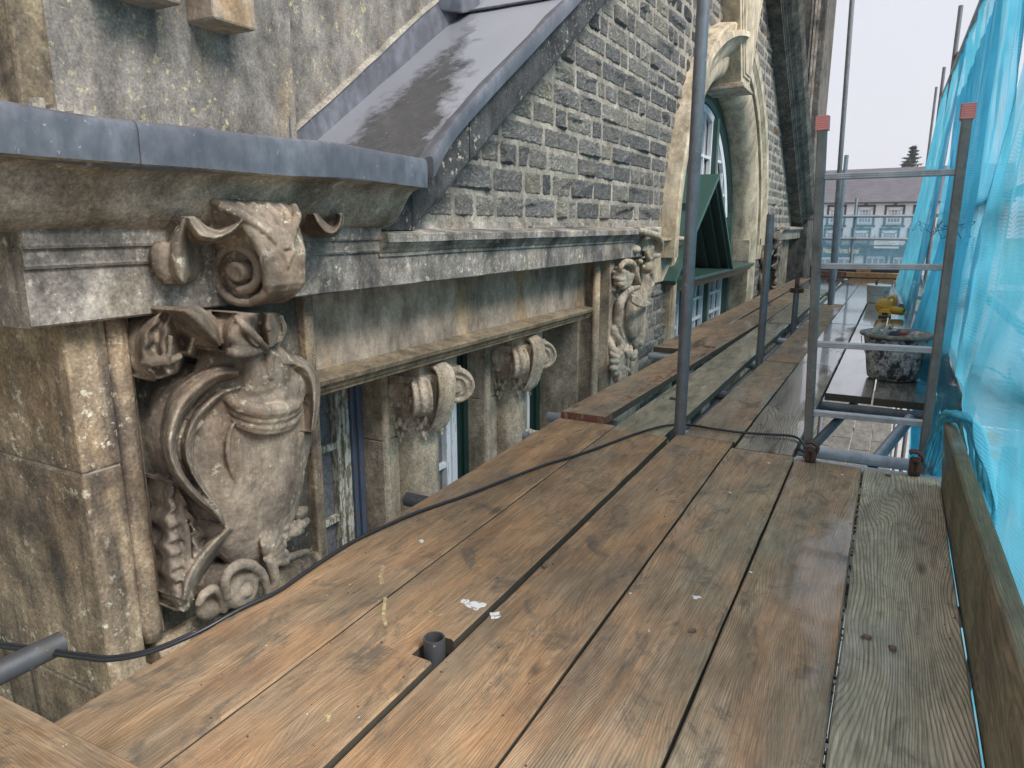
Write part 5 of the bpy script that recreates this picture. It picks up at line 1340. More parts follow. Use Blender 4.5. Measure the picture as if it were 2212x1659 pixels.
# cable lying over the boards
cp_ = [hy(-60, 1388, .70), hy(60, 1404, .72), hy(175, 1420, .78), hy(240, 1425, .82), hy(330, 1407, .90), hy(430, 1365, 1.02), hy(520, 1315, 1.12), hy(600, 1277, 1.2)]
cp_ = [hz(x, y, z) for x, y, z in ((-60, 1388, -.05), (60, 1404, -.05), (175, 1420, -.048), (240, 1425, -.045), (330, 1407, -.03), (430, 1365, -.01), (520, 1315, .006), (600, 1277, .008))]
cz = [(660, 1236), (740, 1183), (800, 1151), (900, 1107), (1000, 1072), (1100, 1033), (1180, 1003), (1240, 985), (1300, 964), (1370, 938), (1430, 921), (1480, 917), (1540, 926), (1600, 934), (1660, 938), (1705, 941), (1728, 950), (1738, 975)]
path = cp_ + [hz(x, y, .008) for x, y in cz] + [Vector((-.285, 2.86, -.05)), Vector((-.28, 2.9, -.6))]
q_, r_ = spline([(p, .0052) for p in path], 5)
cab = MB().tube(q_, .0052, 8).build('cable', 'rubber', None, True); recenter(cab, q_[0]); tag(cab, 'black cable snaking across the boards from the pier to the ladder', 'cable')
q2, _ = spline([(p + Vector((.002, .004, .006)), .004) for p in cp_[:6]], 5)
cb2 = MB().tube(q2, .0035, 6).build('cable', 'rubber', None, True); recenter(cb2, q2[0]); tag(cb2, 'thin second black cable hanging at the lower left', 'cable')

# timbers at the end of the deck
def timber(a, b, w_, h, mat, label):
    o = MB().bar((0, 0, 0), Vector(b) - Vector(a), w_, h).build('timber', mat, None, False, .003); o.location = a; return tag(o, label, 'timber', 'timbers at the end of the deck')
timber((-1.3, 13.45, .055), (-.78, 13.40, .055), .12, .09, 'redbr', 'brown end timber near the wall')
timber((-.77, 13.40, .05), (.05, 13.48, .045), .12, .08, 'woodnew', 'long orange timber across the deck end')
timber((-.62, 13.55, .12), (-.40, 13.56, .12), .10, .06, 'woodnew', 'short orange offcut on top of the long timber')
timber((-1.4, 13.85, .06), (.3, 13.85, .06), .05, .22, 'blackp', 'dark board on edge across the deck end')
# lifting black wedge of the raised board
o = MB().box(-.05, .05, -.03, .03, -.02, .02).box(-.03, .045, -.018, .024, -.032, .028).build('timber_wedge', 'redbr', None, False, .004); o.location = (-1.12, 5.0, .0); tag(o, 'red brown block at the end of the dry board under the arched window', 'wood block')
o = MB().box(-.05, .04, -.006, .006, -.004, .004).box(-.045, -.035, -.012, .012, -.006, .006).box(-.02, .03, -.014, -.007, -.005, .004).build('metal_clip', 'galvd', None, False, .001); o.location = (-.90, 3.45, .004); tag(o, 'small flat metal clip on the mossy board', 'metal clip')

# debris crumbs on the boards
G = random.Random(5)
def flake(p, s_, mat, name, label, cat, group, h=.002):
    n = 9; vs = []; 
    for k in range(n):
        a = 2 * PI * k / n; r = s_ * G.uniform(.45, 1.1); vs.append((r * math.cos(a), r * 1.3 * math.sin(a), 0))
    m = [(x * .9, y * .9, h * G.uniform(.6, 1.2)) for x, y, _ in vs]
    o = MB().add(vs + m, [tuple(range(n, 2 * n))] + [(i, (i + 1) % n, n + (i + 1) % n, n + i) for i in range(n)]).build(name, mat)
    o.location = p; o.rotation_euler = (0, 0, G.uniform(0, 6)); return tag(o, label, cat, group)
splashes = [((1030, 1308), .020, 'white paint splash across the board joint, left lobe'), ((1068, 1328), .016, 'white paint splash across the board joint, right lobe'), ((910, 1168), .010, 'small white paint splash near the cable'), ((1505, 1290), .011, 'oblong white paint splash on the worn brown board'), ((1005, 1300), .012, 'white paint speck at the edge of the big splash'), ((1402, 1363), .004, 'tiny white fleck below the oblong splash'), ((1362, 1282), .004, 'tiny white fleck left of the oblong splash'), ((1620, 1236), .005, 'tiny cream fleck near the middle gap'), ((1577, 1064), .005, 'cream fleck near the far end of the worn brown board'), ((1660, 1000), .006, 'white fleck shaped like a curl near the ladder'), ((1820, 1025), .006, 'white chip in front of the ladder tube')]
M['splash'] = paint('dried_white_paint', (.72, .72, .70), .45, (.34, .24, .15), rough=.7, dirt=.3, sc=60)
for (px, py), s_, lb in splashes: flake(hz(px, py, .0004), s_, 'splash', 'paint_splash', lb, 'paint splash', 'white paint splashes', .0012)
M['crumb'] = paint('dark_grit', (.07, .06, .05), 0, rough=.9, dirt=.4)
gm = MB()
for k in range(230):
    y = G.uniform(.5, 4.5); x = G.uniform(-1.2, .18)
    if y > 2.7 and x > -.28: continue
    if x > -.55 and G.random() < .3: x = .195 - abs(G.gauss(0, .03))
    r = G.uniform(.0007, .0020) * (1 + .15 * y); gm.ell((x, y, r * .5), (r * G.uniform(.8, 1.6), r * G.uniform(.8, 1.6), r * .6), Matrix.Rotation(G.uniform(0, 3), 3, 'Z'), 5, 3)
for g, (xa, ya) in ((0, (-.045, 2.7)), (1, (-.035, 2.4)), (2, (-.03, 2.0)), (3, (-.02, 1.5))):
    for k in range(30): 
        y = ya - G.uniform(0, .5); r = G.uniform(.002, .005); gm.ell((-.036 + (2.7 - y) * .012 + G.gauss(0, .004), y, -.012), (r, r, r), None, 5, 3)
o = gm.build('grit', 'crumb'); tag(o, 'dark grit and crumbs scattered over the boards', 'grit', None, 'stuff')
nm = MB()
for k in range(90):
    y = G.uniform(3.0, 4.7); x = -1.10 + (y - 2.9) * .012 + G.gauss(0, .012); a = G.uniform(0, 3); l = G.uniform(.01, .025)
    z = .038 - (y - 2.86) * .0057
    nm.tube([(x, y, z), (x + l * math.cos(a), y + l * math.sin(a), z + .003), (x + 1.6 * l * math.cos(a + .4), y + 1.6 * l * math.sin(a + .4), z)], .0012, 4)
M['chalk'] = paint('yellow_chalk', (.50, .43, .20), .9, (.36, .26, .15), rough=.9, dirt=.3, sc=60)
for (pts_, w_, lb_c) in (([(828, 1222), (822, 1245), (826, 1262)], .010, 'yellow crayon stroke, upper'), ([(832, 1290), (828, 1330), (834, 1352)], .008, 'yellow crayon stroke crossing the second gap'), ([(925, 1318), (945, 1330), (962, 1326)], .003, 'yellow crayon arrow mark'), ([(700, 1548), (712, 1542), (708, 1560)], .006, 'yellow crayon smudge by the second gap'), ([(1280, 1340), (1290, 1332)], .003, 'yellow crayon tick')):
    P_ = [hz(x, y, 0) for x, y in pts_]; cm2 = MB()
    for a, b in zip(P_[:-1], P_[1:]): cm2.bar(a, b, w_, .0008)
    o = cm2.build('crayon_mark', 'chalk'); recenter(o, P_[0]); tag(o, lb_c + ' on the near boards', 'crayon mark', 'yellow crayon marks')
o = nm.build('pine_needles', paint('dry_needles', (.30, .13, .07), 0, rough=.8)); tag(o, 'dry brown needles and twigs on the raised board', 'needles', None, 'stuff')
for (px, py), lb in (((1497, 1365), 'brown chip on the third gap board'), ((1870, 1378), 'brown pebble on the grained board'), ((1927, 1403), 'wrinkled dead leaf on the grained board'), ((1918, 1028), 'black shell like chip by the ladder tube'), ((1175, 1225), 'pale chip beside the paint')):
    flake(hz(px, py, .001), .009, paint('chip', (.16, .12, .08), 0, rough=.8), 'wood_chip', lb, 'wood chip', 'chips on the boards', .006)

# ---- black mortar tub with tools, white bucket, yellow blower, pipes
tc = hz(1927, 845, 0); tc = Vector((.035, 4.53, 0))
tubp = [(.0, .004), (.125, .004), (.138, .012), (.146, .05), (.163, .16), (.178, .235), (.180, .243), (.196, .243), (.202, .249), (.200, .258), (.186, .262), (.178, .258), (.170, .235), (.155, .16), (.138, .04), (0, .03)]
TB = thing('mortar_tub', 'black builders tub crusted with pale mortar behind the ladder', 'tub', tc)
MB().lathe(tubp, (0, 0, 0), 48).build('tub_body', 'tub', TB, True)
MB().tube([(.19 * math.cos(a), -.02 - .02 * math.sin(a), .235 - .17 * math.sin(a) ** 1) for a in np.linspace(PI * .55, PI, 10)][::-1], .0022, 6).build('wire_handle', 'galv', TB, True)
MB().lathe([(0, .06), (.14, .062), (.142, .05)], (0, 0, 0), 24).build('mortar_residue', 'mortar', TB)
MB().lathe([(.181, .243), (.198, .2435), (.2035, .249), (.2015, .2595), (.186, .2635), (.179, .260), (.178, .25), (.181, .243)], (0, 0, 0), 48).build('rim', stone('mortar_smeared_rim', (.42, .40, .35), (.20, .19, .17), sootamt=.6, lichen=.6, streak=0), TB, True)
def at_tub(px, py): p = hy(px, py, 4.5); return p
p = at_tub(1872, 738)
o = MB().bar((0, 0, 0), (.035, .02, .055), .034, .018).tube([(0.0, 0, 0), (-.02, -.01, -.1)], .013, 8).build('brush', 'bone', None, False, .004); o.location = (-.085, 4.47, .262); tag(o, 'flat cream brush handle sticking over the left rim of the tub', 'brush')
o = MB().tube([(0, 0, -.1), (0, 0, 0), (.008, .01, .03), (.024, .02, .045), (.032, .02, .02)], .010, 8).build('hook_tool', 'bone', None, True); o.location = (-.03, 4.50, .262); tag(o, 'curved cream tool handle leaning in the tub', 'hand tool')
o = MB().tube([(0, 0, -.12), (0, 0, .0)], .016, 12).ell((0, 0, .004), (.022, .022, .018), None, 12, 8).build('hand_tool', 'pinkp', None, True); o.location = (.065, 4.47, .272); tag(o, 'tool with a round dusty red knob in the tub', 'hand tool')

TB.scale = (.94, .94, 1.02)
BK = thing('white_bucket', 'small white plastic bucket with a black tool handle inside', 'bucket', (-.168, 9.12, 0))
MB().lathe([(0, .003), (.103, .003), (.108, .01), (.120, .185), (.127, .186), (.129, .20), (.124, .206), (.117, .205), (.104, .012), (0, .012)], (0, 0, 0), 36).build('bucket_body', 'whitep', BK, True)
MB().tube([(.128 * math.cos(a), -.128 * abs(math.sin(a)) * .8 - .01, .185 - .10 * math.sin(a)) for a in np.linspace(0.1, PI - .1, 14)], .0022, 6).build('wire_handle', 'galv', BK, True)
lbm = MB()
for a0 in (0,):
    for z0, z1, a, b in ((.135, .140, -.95, -.62), (.12, .125, -.95, -.62), (.09, .13, -.97, -.93), (.06, .085, -.93, -.88), (.06, .065, -.93, -.65), (.02, .05, -.93, -.89)):
        n = 5
        for k in range(n):
            u, v = a + (b - a) * k / n, a + (b - a) * (k + 1) / n
            R = lambda z: .1092 + (z - .01) * .0686
            lbm.add([(R(z0) * math.cos(u), R(z0) * math.sin(u), z0), (R(z0) * math.cos(v), R(z0) * math.sin(v), z0), (R(z1) * math.cos(v), R(z1) * math.sin(v), z1), (R(z1) * math.cos(u), R(z1) * math.sin(u), z1)], [(0, 1, 2, 3)])
lbm.build('printed_label', 'blackp', BK, fix=False)
o = MB().tube([(0, 0, 0), (.002, 0, .14), (-.006, 0, .21)], [.010, .010, .013], 8).tube([(-.006, 0, .21), (-.008, 0, .235)], [.013, .005], 8).build('tool_handle', 'blackp', None, True); o.location = (-.19, 9.12, .012); tag(o, 'black tool handle standing in the white bucket', 'hand tool')

BL = thing('cordless_blower', 'yellow cordless blower with a black battery lying on the wet boards', 'blower', (-.03, 7.72, 0))
MB().lathe([(0, -.035), (.055, -.035), (.075, -.02), (.078, 0), (.075, .02), (.055, .035), (0, .035)], (-.045, .02, .095), 24, 'y').tube([(-.02, .02, .075), (.06, .02, .06), (.125, .0, .055)], [.045, .038, .034], 16, inner=.8).tube([(-.12, .02, .10), (-.06, .02, .10)], [.030, .045], 14).build('blower_body', 'yellow', BL, True)
MB().tube([(-.05, .02, .15), (-.01, .02, .185), (.02, .02, .195), (.038, .02, .165), (.03, .02, .10)], [.018, .016, .019, .016, .018], 10).build('handle', 'yellow', BL, True)
MB().box(-.085, .02, -.09, -.01, .012, .055).box(-.075, .01, -.075, -.01, .05, .075).build('battery_mount', 'yellow', BL, False, .006)
MB().box(-.088, .022, -.095, -.015, .0, .014).box(-.058, -.008, -.0935, -.088, .022, .048).build('battery', 'blackp', BL, False, .003)
for (a, b), lb in ((((.075, 8.45, .032), (.045, 9.6, .032)), 'shiny loose pipe end beside the yellow blower'), (((.135, 8.95, .032), (.105, 10.1, .032)), 'second loose pipe partly under the net')):
    pole(a, b, lb, 'galvl', r=.031, name='loose_pipe', cat='pipe', group='loose pipes on the deck')

# ---- debris netting
def netpanel(name, label, surf, nu, nv, mat='net', group='blue debris nets'):
    vs = [surf(i / nu, j / nv) for j in range(nv + 1) for i in range(nu + 1)]
    fs = [(j * (nu + 1) + i, j * (nu + 1) + i + 1, (j + 1) * (nu + 1) + i + 1, (j + 1) * (nu + 1) + i) for j in range(nv) for i in range(nu)]
    o = MB().add(vs, fs).build(name, mat, None, True, fix=False)
    c = Vector(surf(.5, .5)); recenter(o, c); return tag(o, label, 'netting', group)
def railz(y): t = (y - ra.y) / (rb.y - ra.y); return ra.z + (rb.z - ra.z) * t
def railx(y): t = (y - ra.y) / (rb.y - ra.y); return ra.x + (rb.x - ra.x) * t
def fold(y, z, s, amp):
    n1 = mnoise.noise(Vector((y * 1.3 + s, z * .35, s))); n2 = mnoise.noise(Vector((y * 4.2 + z * .8, z * .5 + s, s * 2))); n3 = mnoise.noise(Vector((y * 11 - z * 2.5, z * 1.1, s)))
    return amp * (n1 + .45 * n2 + .2 * n3)
def net_main(u, v):          # near part, tied down over the toe board end
    y = .9 + u * 2.9; top = 2.45; bot = -1.1; z = bot + (top - bot) * v
    k = math.exp(-((z - .22) / .28) ** 2) * math.exp(-((y - 2.75) / .55) ** 2)
    return (.345 + fold(y, z, 1.7, .05) - .09 * k + .05 * math.sin(z * 2.1 + y), y + .10 * fold(z * 2, y, 4, 1.0) * (1 - abs(v - .5)), z)
netpanel('debris_net', 'near torn panel of blue debris net hanging beside the toe board', net_main, 150, 130)
def net_mid(u, v):
    y = 3.6 + u * 4.6; zt = min(railz(y), 3.3); bot = -1.9; z = bot + (zt - bot) * v
    sag = .10 * math.sin(u * PI * 3) * (1 - v)
    return (railx(y) + .02 + fold(y, z, 7.3, .075) + sag - .10 * math.exp(-((z + .1) / .5) ** 2), y + .12 * fold(z * 2, y, 9, 1.0), z)
netpanel('debris_net', 'middle panel of blue debris net hung from the top rail', net_mid, 150, 120)
def net_far(u, v):
    y = 7.2 + u * 6.2; zt = railz(y) - .02; bot = .0; z = bot + (zt - bot) * v
    xb = .13 - .022 * (y - 7.2); x = xb + (railx(y) - xb) * v ** .8 + fold(y, z, 3.1, .04)
    return (x, y, z)
netpanel('debris_net', 'far panel of blue debris net drooping onto the end of the deck', net_far, 130, 100)
def net_drape(u, v):         # fold that falls inwards on to the deck by the tub
    y = 4.1 + u * 3.2 + .05 * math.sin(v * 9); z = -.0 + v * 1.9
    x = .30 - .20 * (1 - v) ** 2 * math.sin(PI * min(1, u * 1.15)) + .05 * fold(y, z, 5.5, 1.0)
    return (x, y, z + .01)
netpanel('debris_net', 'inward drooping fold of blue net behind the tub', net_drape, 70, 60)
def net_hang(u, v):          # below the hole
    y = 2.9 + u * 2.2; z = -1.8 + v * 1.85
    return (.17 + .12 * fold(y * 2, z, 8.5, 1.0) + .05 * v, y, z)
netpanel('debris_net', 'strip of blue net hanging down below the ladder hole', net_hang, 60, 50)
def net_end(u, v): return (-1.75 + u * 2.1, 14.05 + .03 * fold(u * 6, v * 3, 2, 1.0), -1.2 + v * (2.235 + .035 * math.sin(u * 9) ** 2))
netpanel('debris_net', 'thin blue net stretched across the end of the scaffold', net_end, 50, 30, 'netthin')
# gathered bunch over the toe board end
G_ = random.Random(8)
bp = []
for k in range(9):
    o_ = k * .0055 - .004
    bp.append([Vector((.15 + o_, 2.82, .03 - o_)), Vector((.165 + o_, 2.80, .12)), Vector((.185, 2.72 - o_, .20 + o_)), Vector((.215, 2.66 - o_ * 1.6, .245 + o_ * .6)), Vector((.25 + o_, 2.63 - o_, .225)), Vector((.275 + o_, 2.55 - o_ * 2, .12)), Vector((.285 + o_, 2.4, .0)), Vector((.29, 2.3, -.2))])
mb = MB()
for i, pl in enumerate(bp):
    q, r = spline([(p + Vector((G_.gauss(0, .004), G_.gauss(0, .006), G_.gauss(0, .004))), .0075 + G_.uniform(-.002, .003)) for p in pl], 6); mb.tube(q, [x * (1 + .25 * math.sin(j * 1.7 + i)) for j, x in enumerate(r)], 8, flat=.6)
o = mb.build('gathered_net', 'netrope', None, True); recenter(o, bp[0][3]); tag(o, 'bunched twist of blue net tied over the toe board end', 'netting', 'blue debris nets')
# wire ties
wm = MB(); Wr = random.Random(9)
for k, (px, py, yv) in enumerate(((1990, 488, 8), (2015, 498, 6), (2045, 490, 5), (2070, 478, 4.6), (2090, 500, 4.2))):
    c = hy(px, py, yv); pts = [c + Vector((Wr.gauss(0, .03), Wr.gauss(0, .05), Wr.gauss(0, .035))) for _ in range(9)]
    q, r = spline([(p, .0016) for p in pts], 6); wm.tube(q, .0018, 5)
q, r = spline([(hy(2075, 445, 5), .002), (hy(2050, 500, 5), .002), (hy(2046, 545, 5), .002)], 6); wm.tube(q, .002, 5)
q, r = spline([(hy(2100, 790, 3), .002), (hy(2150, 800, 2.6), .002), (hy(2212, 850, 2.3), .002), (hy(2280, 880, 2.1), .002)], 6); wm.tube(q, .003, 5)
o = wm.build('tie_wire', 'galvd', None, True); recenter(o, hy(2045, 490, 5)); tag(o, 'curly loose tie wires tangled in the net', 'wire')

# ================================================================== BEYOND
GZ = -4.9
t = NT('grass_field'); p = t.pos()
gmat = t.done(t.mix(t.rng(t.noise(p, .8, 5, .7), .35, .65), (.055, .095, .03), (.10, .13, .05)), .9, 0, t.bump(t.noise(p, 6, 4), .6, .05))
t = NT('wet_asphalt'); p = t.pos()
amat = t.done(t.mix(t.rng(t.noise(p, 1.2, 5, .7), .35, .65), (.12, .12, .125), (.19, .19, .195)), .5, 0, t.bump(t.noise(p, 40, 3), .3, .01))
t = NT('pale_pavement'); p = t.pos()
pmat = t.done(t.mix(t.rng(t.noise(p, 2, 4, .6), .35, .65), (.30, .30, .29), (.38, .37, .35)), .8)
def quadsheet(name, x0, x1, y0, y1, z, mat, n=1):
    o = MB().add([(x0, y0, z), (x1, y0, z), (x1, y1, z), (x0, y1, z)], [(0, 1, 2, 3)]).build(name, mat, fix=False); return tag(o, kind='structure')
quadsheet('ground', -300, 300, -60, 420, GZ, gmat)
quadsheet('road', 2.6, 9.5, -60, 75, GZ + .004, amat)
quadsheet('road', -80, 80, 66, 76, GZ + .008, amat)
o = MB().box(-1.3, 2.6, -20, 60, GZ, GZ + .12).build('pavement', pmat); tag(o, kind='structure')
o = MB().box(-70, 60, 76.5, 84.6, GZ, GZ + .13).build('pavement', pmat); tag(o, kind='structure')

# hotel opposite, 85 m away
HY = 85.0
def slate():
    t = NT('purple_slate_roof'); p = t.pos()
    sx = t.n('ShaderNodeSeparateXYZ'); t.l(p, sx.inputs[0])
    br = t.n('ShaderNodeTexBrick'); cv = t.n('ShaderNodeCombineXYZ'); t.l(sx.outputs[0], cv.inputs[0]); t.l(sx.outputs[2], cv.inputs[1]); t.l(cv.outputs[0], br.inputs[0])
    br.inputs['Scale'].default_value = 1; br.inputs['Brick Width'].default_value = .5; br.inputs['Row Height'].default_value = .19; br.inputs['Mortar Size'].default_value = .02
    br.inputs['Color1'].default_value = (.10, .092, .108, 1); br.inputs['Color2'].default_value = (.135, .123, .142, 1); br.inputs['Mortar'].default_value = (.05, .045, .054, 1)
    return t.done(t.mix(t.rng(t.noise(p, .8, 4), .3, .7, 0, .4), br.outputs[0], (.17, .16, .17)), .6)
M['slate'] = slate()
M['render'] = paint('white_render', (.70, .71, .74), 0, rough=.8, dirt=.08, sc=2)
M['trim'] = paint('black_trim', (.035, .033, .036), 0, rough=.6)
M['fascia'] = paint('slate_blue_shopfront', (.045, .075, .10), 0, rough=.5)
M['gold'] = paint('pale_gold_lettering', (.95, .82, .55), 0, rough=.5)
M['signred'] = paint('sign_panel', (.03, .03, .045), 0, rough=.5)
HT = thing('hotel', 'white rendered three storey hotel with black window surrounds and purple slate roof', 'hotel', (-4, HY, GZ))
def hp(name, mb, mat, bevel=0, parent=None):
    o = mb.build(name, mat, None, False, bevel); attach(o, HT) if parent is None else None
    if parent is not None: o.parent = parent; 
    return o
ze = hy(1900, 437, HY).z; zr = hy(1795, 366, HY + 3.5).z
hp('wall', MB().box(-26, 9, HY, HY + 8, GZ, ze), 'render')
hp('roof', MB().add([(-26.3, HY - .35, ze - .05), (9.3, HY - .35, ze - .05), (9.3, HY + 4, zr + .1), (-26.3, HY + 4, zr - .25), (-26.3, HY + 8.3, ze), (9.3, HY + 8.3, ze), (-26.3, HY - .35, ze + .04), (9.3, HY - .35, ze + .04)], [(6, 7, 2, 3), (3, 2, 5, 4), (0, 1, 7, 6), (0, 6, 3, 4), (1, 5, 2, 7)]), 'slate')
hp('gutter', MB().box(-26.3, 9.3, HY - .45, HY - .34, ze - .13, ze + .03), 'trim')
for cxp in (-20, -9.5): 
    hp('chimney', MB().box(cxp - .7, cxp + .7, HY + 3.4, HY + 4.6, zr - .8, zr + 1.3).box(cxp - .8, cxp + .8, HY + 3.3, HY + 4.7, zr + 1.3, zr + 1.5), 'render')
def hwin(px, ytop, ybot, open_top):
    xc = hy(px, 470, HY).x; z1 = hy(px, ytop, HY).z; z0 = hy(px, ybot, HY).z; hw = .94
    fr = MB(); y = HY - .05
    b = .20
    fr.box(xc - hw, xc - hw + b, y, HY + .02, z0, z1).box(xc + hw - b, xc + hw, y, HY + .02, z0, z1).box(xc - hw, xc + hw, y, HY + .02, z1 - b, z1 + .003).box(xc - hw - .12, xc + hw + .12, y - .03, HY + .02, z0 - .2, z0).box(xc - .17, xc + .17, y - .05, HY + .02, z1 - .12, z1 + .22)
    f = fr.build('window_surround', 'trim'); attach(f, HT)
    g = .55; wz0, wz1 = z0 + .28, z1 - .48
    wf = MB(); yy_ = HY - .07
    wf.box(xc - g - .12, xc - g, yy_, HY + .02, wz0 - .1, wz1 + .1).box(xc + g, xc + g + .12, yy_, HY + .02, wz0 - .1, wz1 + .1).box(xc - g - .12, xc + g + .12, yy_, HY + .02, wz1, wz1 + .12).box(xc - g - .12, xc + g + .12, yy_ - .03, HY + .02, wz0 - .12, wz0)
    for k in (-1, 0, 1): wf.box(xc + k * g / 2 - .022, xc + k * g / 2 + .022, yy_ + .01, HY, wz0, wz1)
    for k in (.33, .5, .75): wf.box(xc - g, xc + g, yy_ + .012, HY, wz0 + (wz1 - wz0) * k - .025, wz0 + (wz1 - wz0) * k + .025)
    w_ = wf.build('window', 'white'); attach(w_, HT)
    pn = MB().box(xc - g, xc + g, HY - .03, HY + .01, wz0, wz1).build('pane', 'farglass'); pn.parent = w_
    if open_top:
        cu = MB().box(xc - g, xc - g + .3, HY - .04, HY - .028, wz1 - .5, wz1).box(xc + g - .3, xc + g, HY - .04, HY - .028, wz1 - .5, wz1).build('curtain', 'bone'); cu.parent = w_
for px in (1744, 1806, 1868, 1931, 1993): hwin(px, 443, 486, True)
for px in (1742, 1803, 1863, 1925, 1986): hwin(px, 493, 528, False)
zf0, zf1 = hy(1850, 552, HY).z, hy(1850, 529, HY).z
hp('shopfront_fascia', MB().box(-22, 8, HY - .5, HY, zf0, zf1).box(-22, 8, HY - .65, HY - .5, zf1 - .08, zf1 + .03), 'fascia')
rl_ = MB()
xa, xb_ = hy(1775, 525, HY).x, hy(1888, 525, HY).x
for k in range(60): x = xa + (xb_ - xa) * k / 59; rl_.box(x - .02, x + .02, HY - .55, HY - .52, zf1 + .02, zf1 + .42)
rl_.box(xa, xb_, HY - .56, HY - .50, zf1 + .40, zf1 + .45)
for px in (1827, 1889): x = hy(px, 515, HY).x; rl_.add([(x - .12, HY - .55, zf1 + .45), (x + .12, HY - .55, zf1 + .45), (x + .12, HY - .40, zf1 + .45), (x - .12, HY - .40, zf1 + .45), (x, HY - .48, zf1 + 1.15)], [(0, 1, 4), (1, 2, 4), (2, 3, 4), (3, 0, 4), (0, 3, 2, 1)])
hp('balcony_railing', rl_, 'trim')
sx0, sx1 = hy(1778, 540, HY).x, hy(1874, 540, HY).x
hp('sign_board', MB().box(sx0, sx1, HY - .56, HY - .50, zf0 + .12, zf1 - .18), 'signred', .02)
fc_ = bpy.data.curves.new('sign_lettering', 'FONT'); fc_.body = 'Neuadd Arms Hotel'; fc_.size = .88; fc_.extrude = .015
fo_ = bpy.data.objects.new('sign_lettering', fc_); COL.objects.link(fo_)
bpy.context.view_layer.update()
me = bpy.data.meshes.new_from_object(fo_); bpy.data.objects.remove(fo_)
lo = bpy.data.objects.new('sign_lettering', me); COL.objects.link(lo); me.materials.append(M['gold'])
lw = max(v.co.x for v in me.vertices)
me.transform(Matrix.Translation((hy(1779, 540, HY).x, HY - .58, (zf0 + zf1) / 2 - .32)) @ Matrix.Rotation(PI / 2, 4, 'X') @ Matrix.Scale((hy(1856, 540, HY).x - hy(1779, 540, HY).x) / lw, 4, (1, 0, 0)))
attach(lo, HT)
# banner
bx0, bx1 = hy(1888, 530, HY).x, hy(1942, 530, HY).x
hp('banner', MB().box(bx0, bx1, HY - .62, HY - .60, hy(1900, 536, HY).z, hy(1900, 517, HY).z), 'render')
bt_ = MB()
for k, (a, b) in enumerate(((.12, .6), (.1, .85), (.3, .7), (.15, .8))): z = hy(1900, 521 + k * 3.5, HY).z; bt_.box(bx0 + (bx1 - bx0) * a, bx0 + (bx1 - bx0) * b, HY - .63, HY - .62, z - .03, z + .03)
hp('banner_lettering', bt_, 'bone')
# ground floor openings
def gopen(p0, p1, y0_, y1_, mull):
    x0, x1 = hy(p0, 560, HY).x, hy(p1, 560, HY).x; z1 = hy(p0, y0_, HY).z; z0 = max(GZ + .2, hy(p0, y1_, HY).z)
    fr = MB().box(x0 - .3, x0, HY - .06, HY + .02, z0, z1 + .3).box(x1, x1 + .3, HY - .06, HY + .02, z0, z1 + .3).box(x0 - .3, x1 + .3, HY - .06, HY + .02, z1, z1 + .303)
    f = fr.build('window_surround', 'trim'); attach(f, HT)
    w_ = MB()
    for m in [0] + mull + [1]: x = x0 + (x1 - x0) * m; w_.box(x - .07, x + .07, HY - .05, HY + .02, z0, z1)
    w_.box(x0, x1, HY - .052, HY + .02, z1 - .25, z1 - .002).box(x0, x1, HY - .052, HY + .02, z0, z0 + .15)
    wo_ = w_.build('window', 'white'); attach(wo_, HT); pn = MB().box(x0, x1, HY - .02, HY + .01, z0, z1).build('pane', 'farglass'); pn.parent = wo_
gopen(1811, 1838, 555, 573, [.5]); gopen(1872, 1911, 553, 590, [.33, .66]); gopen(1930, 1955, 555, 575, [.5]); gopen(1770, 1795, 555, 573, [.5])

# cream house with a dark red frontage seen through the net
HC = thing('cream_house', 'cream gabled house with a dark red frontage seen through the net', 'house', (8, 52, GZ))
xa, xb_ = hy(2058, 520, 52).x, hy(2124, 520, 52).x; zt = hy(2090, 505, 52).z; zp = hy(2085, 452, 52).z
cmat = paint('pale_yellow_render', (.60, .56, .36), 0, rough=.8, dirt=.1, sc=3)
w_ = MB().ext([(xa, GZ), (xb_, GZ), (xb_, zt - .5), ((xa * .4 + xb_ * .6), zp), (xa, zp - .3)], 'y', 52, 60).build('wall', cmat); attach(w_, HC)
r_ = MB().bar((xa * .4 + xb_ * .6, 51.7, zp + .1), (xa * .4 + xb_ * .6, 60.3, zp + .1), .3, .2).build('roof', 'slate'); attach(r_, HC)
q = MB().box(xa + .2, xb_ - .6, 51.3, 52, GZ + 2.1, GZ + 3.2); o = q.build('red_frontage', paint('dark_red_board', (.25, .015, .04), 0, rough=.5)); attach(o, HC)
for x, z in ((xa + .35, 3.9), (xb_ - 1.1, 3.9), (xb_ - 1.2, .9)):
    o = MB().box(x, x + .75, 51.93, 52.01, GZ + z, GZ + z + 1.2).box(x - .08, x + .83, 51.9, 51.97, GZ + z - .1, GZ + z).build('window', 'farglass'); attach(o, HC)

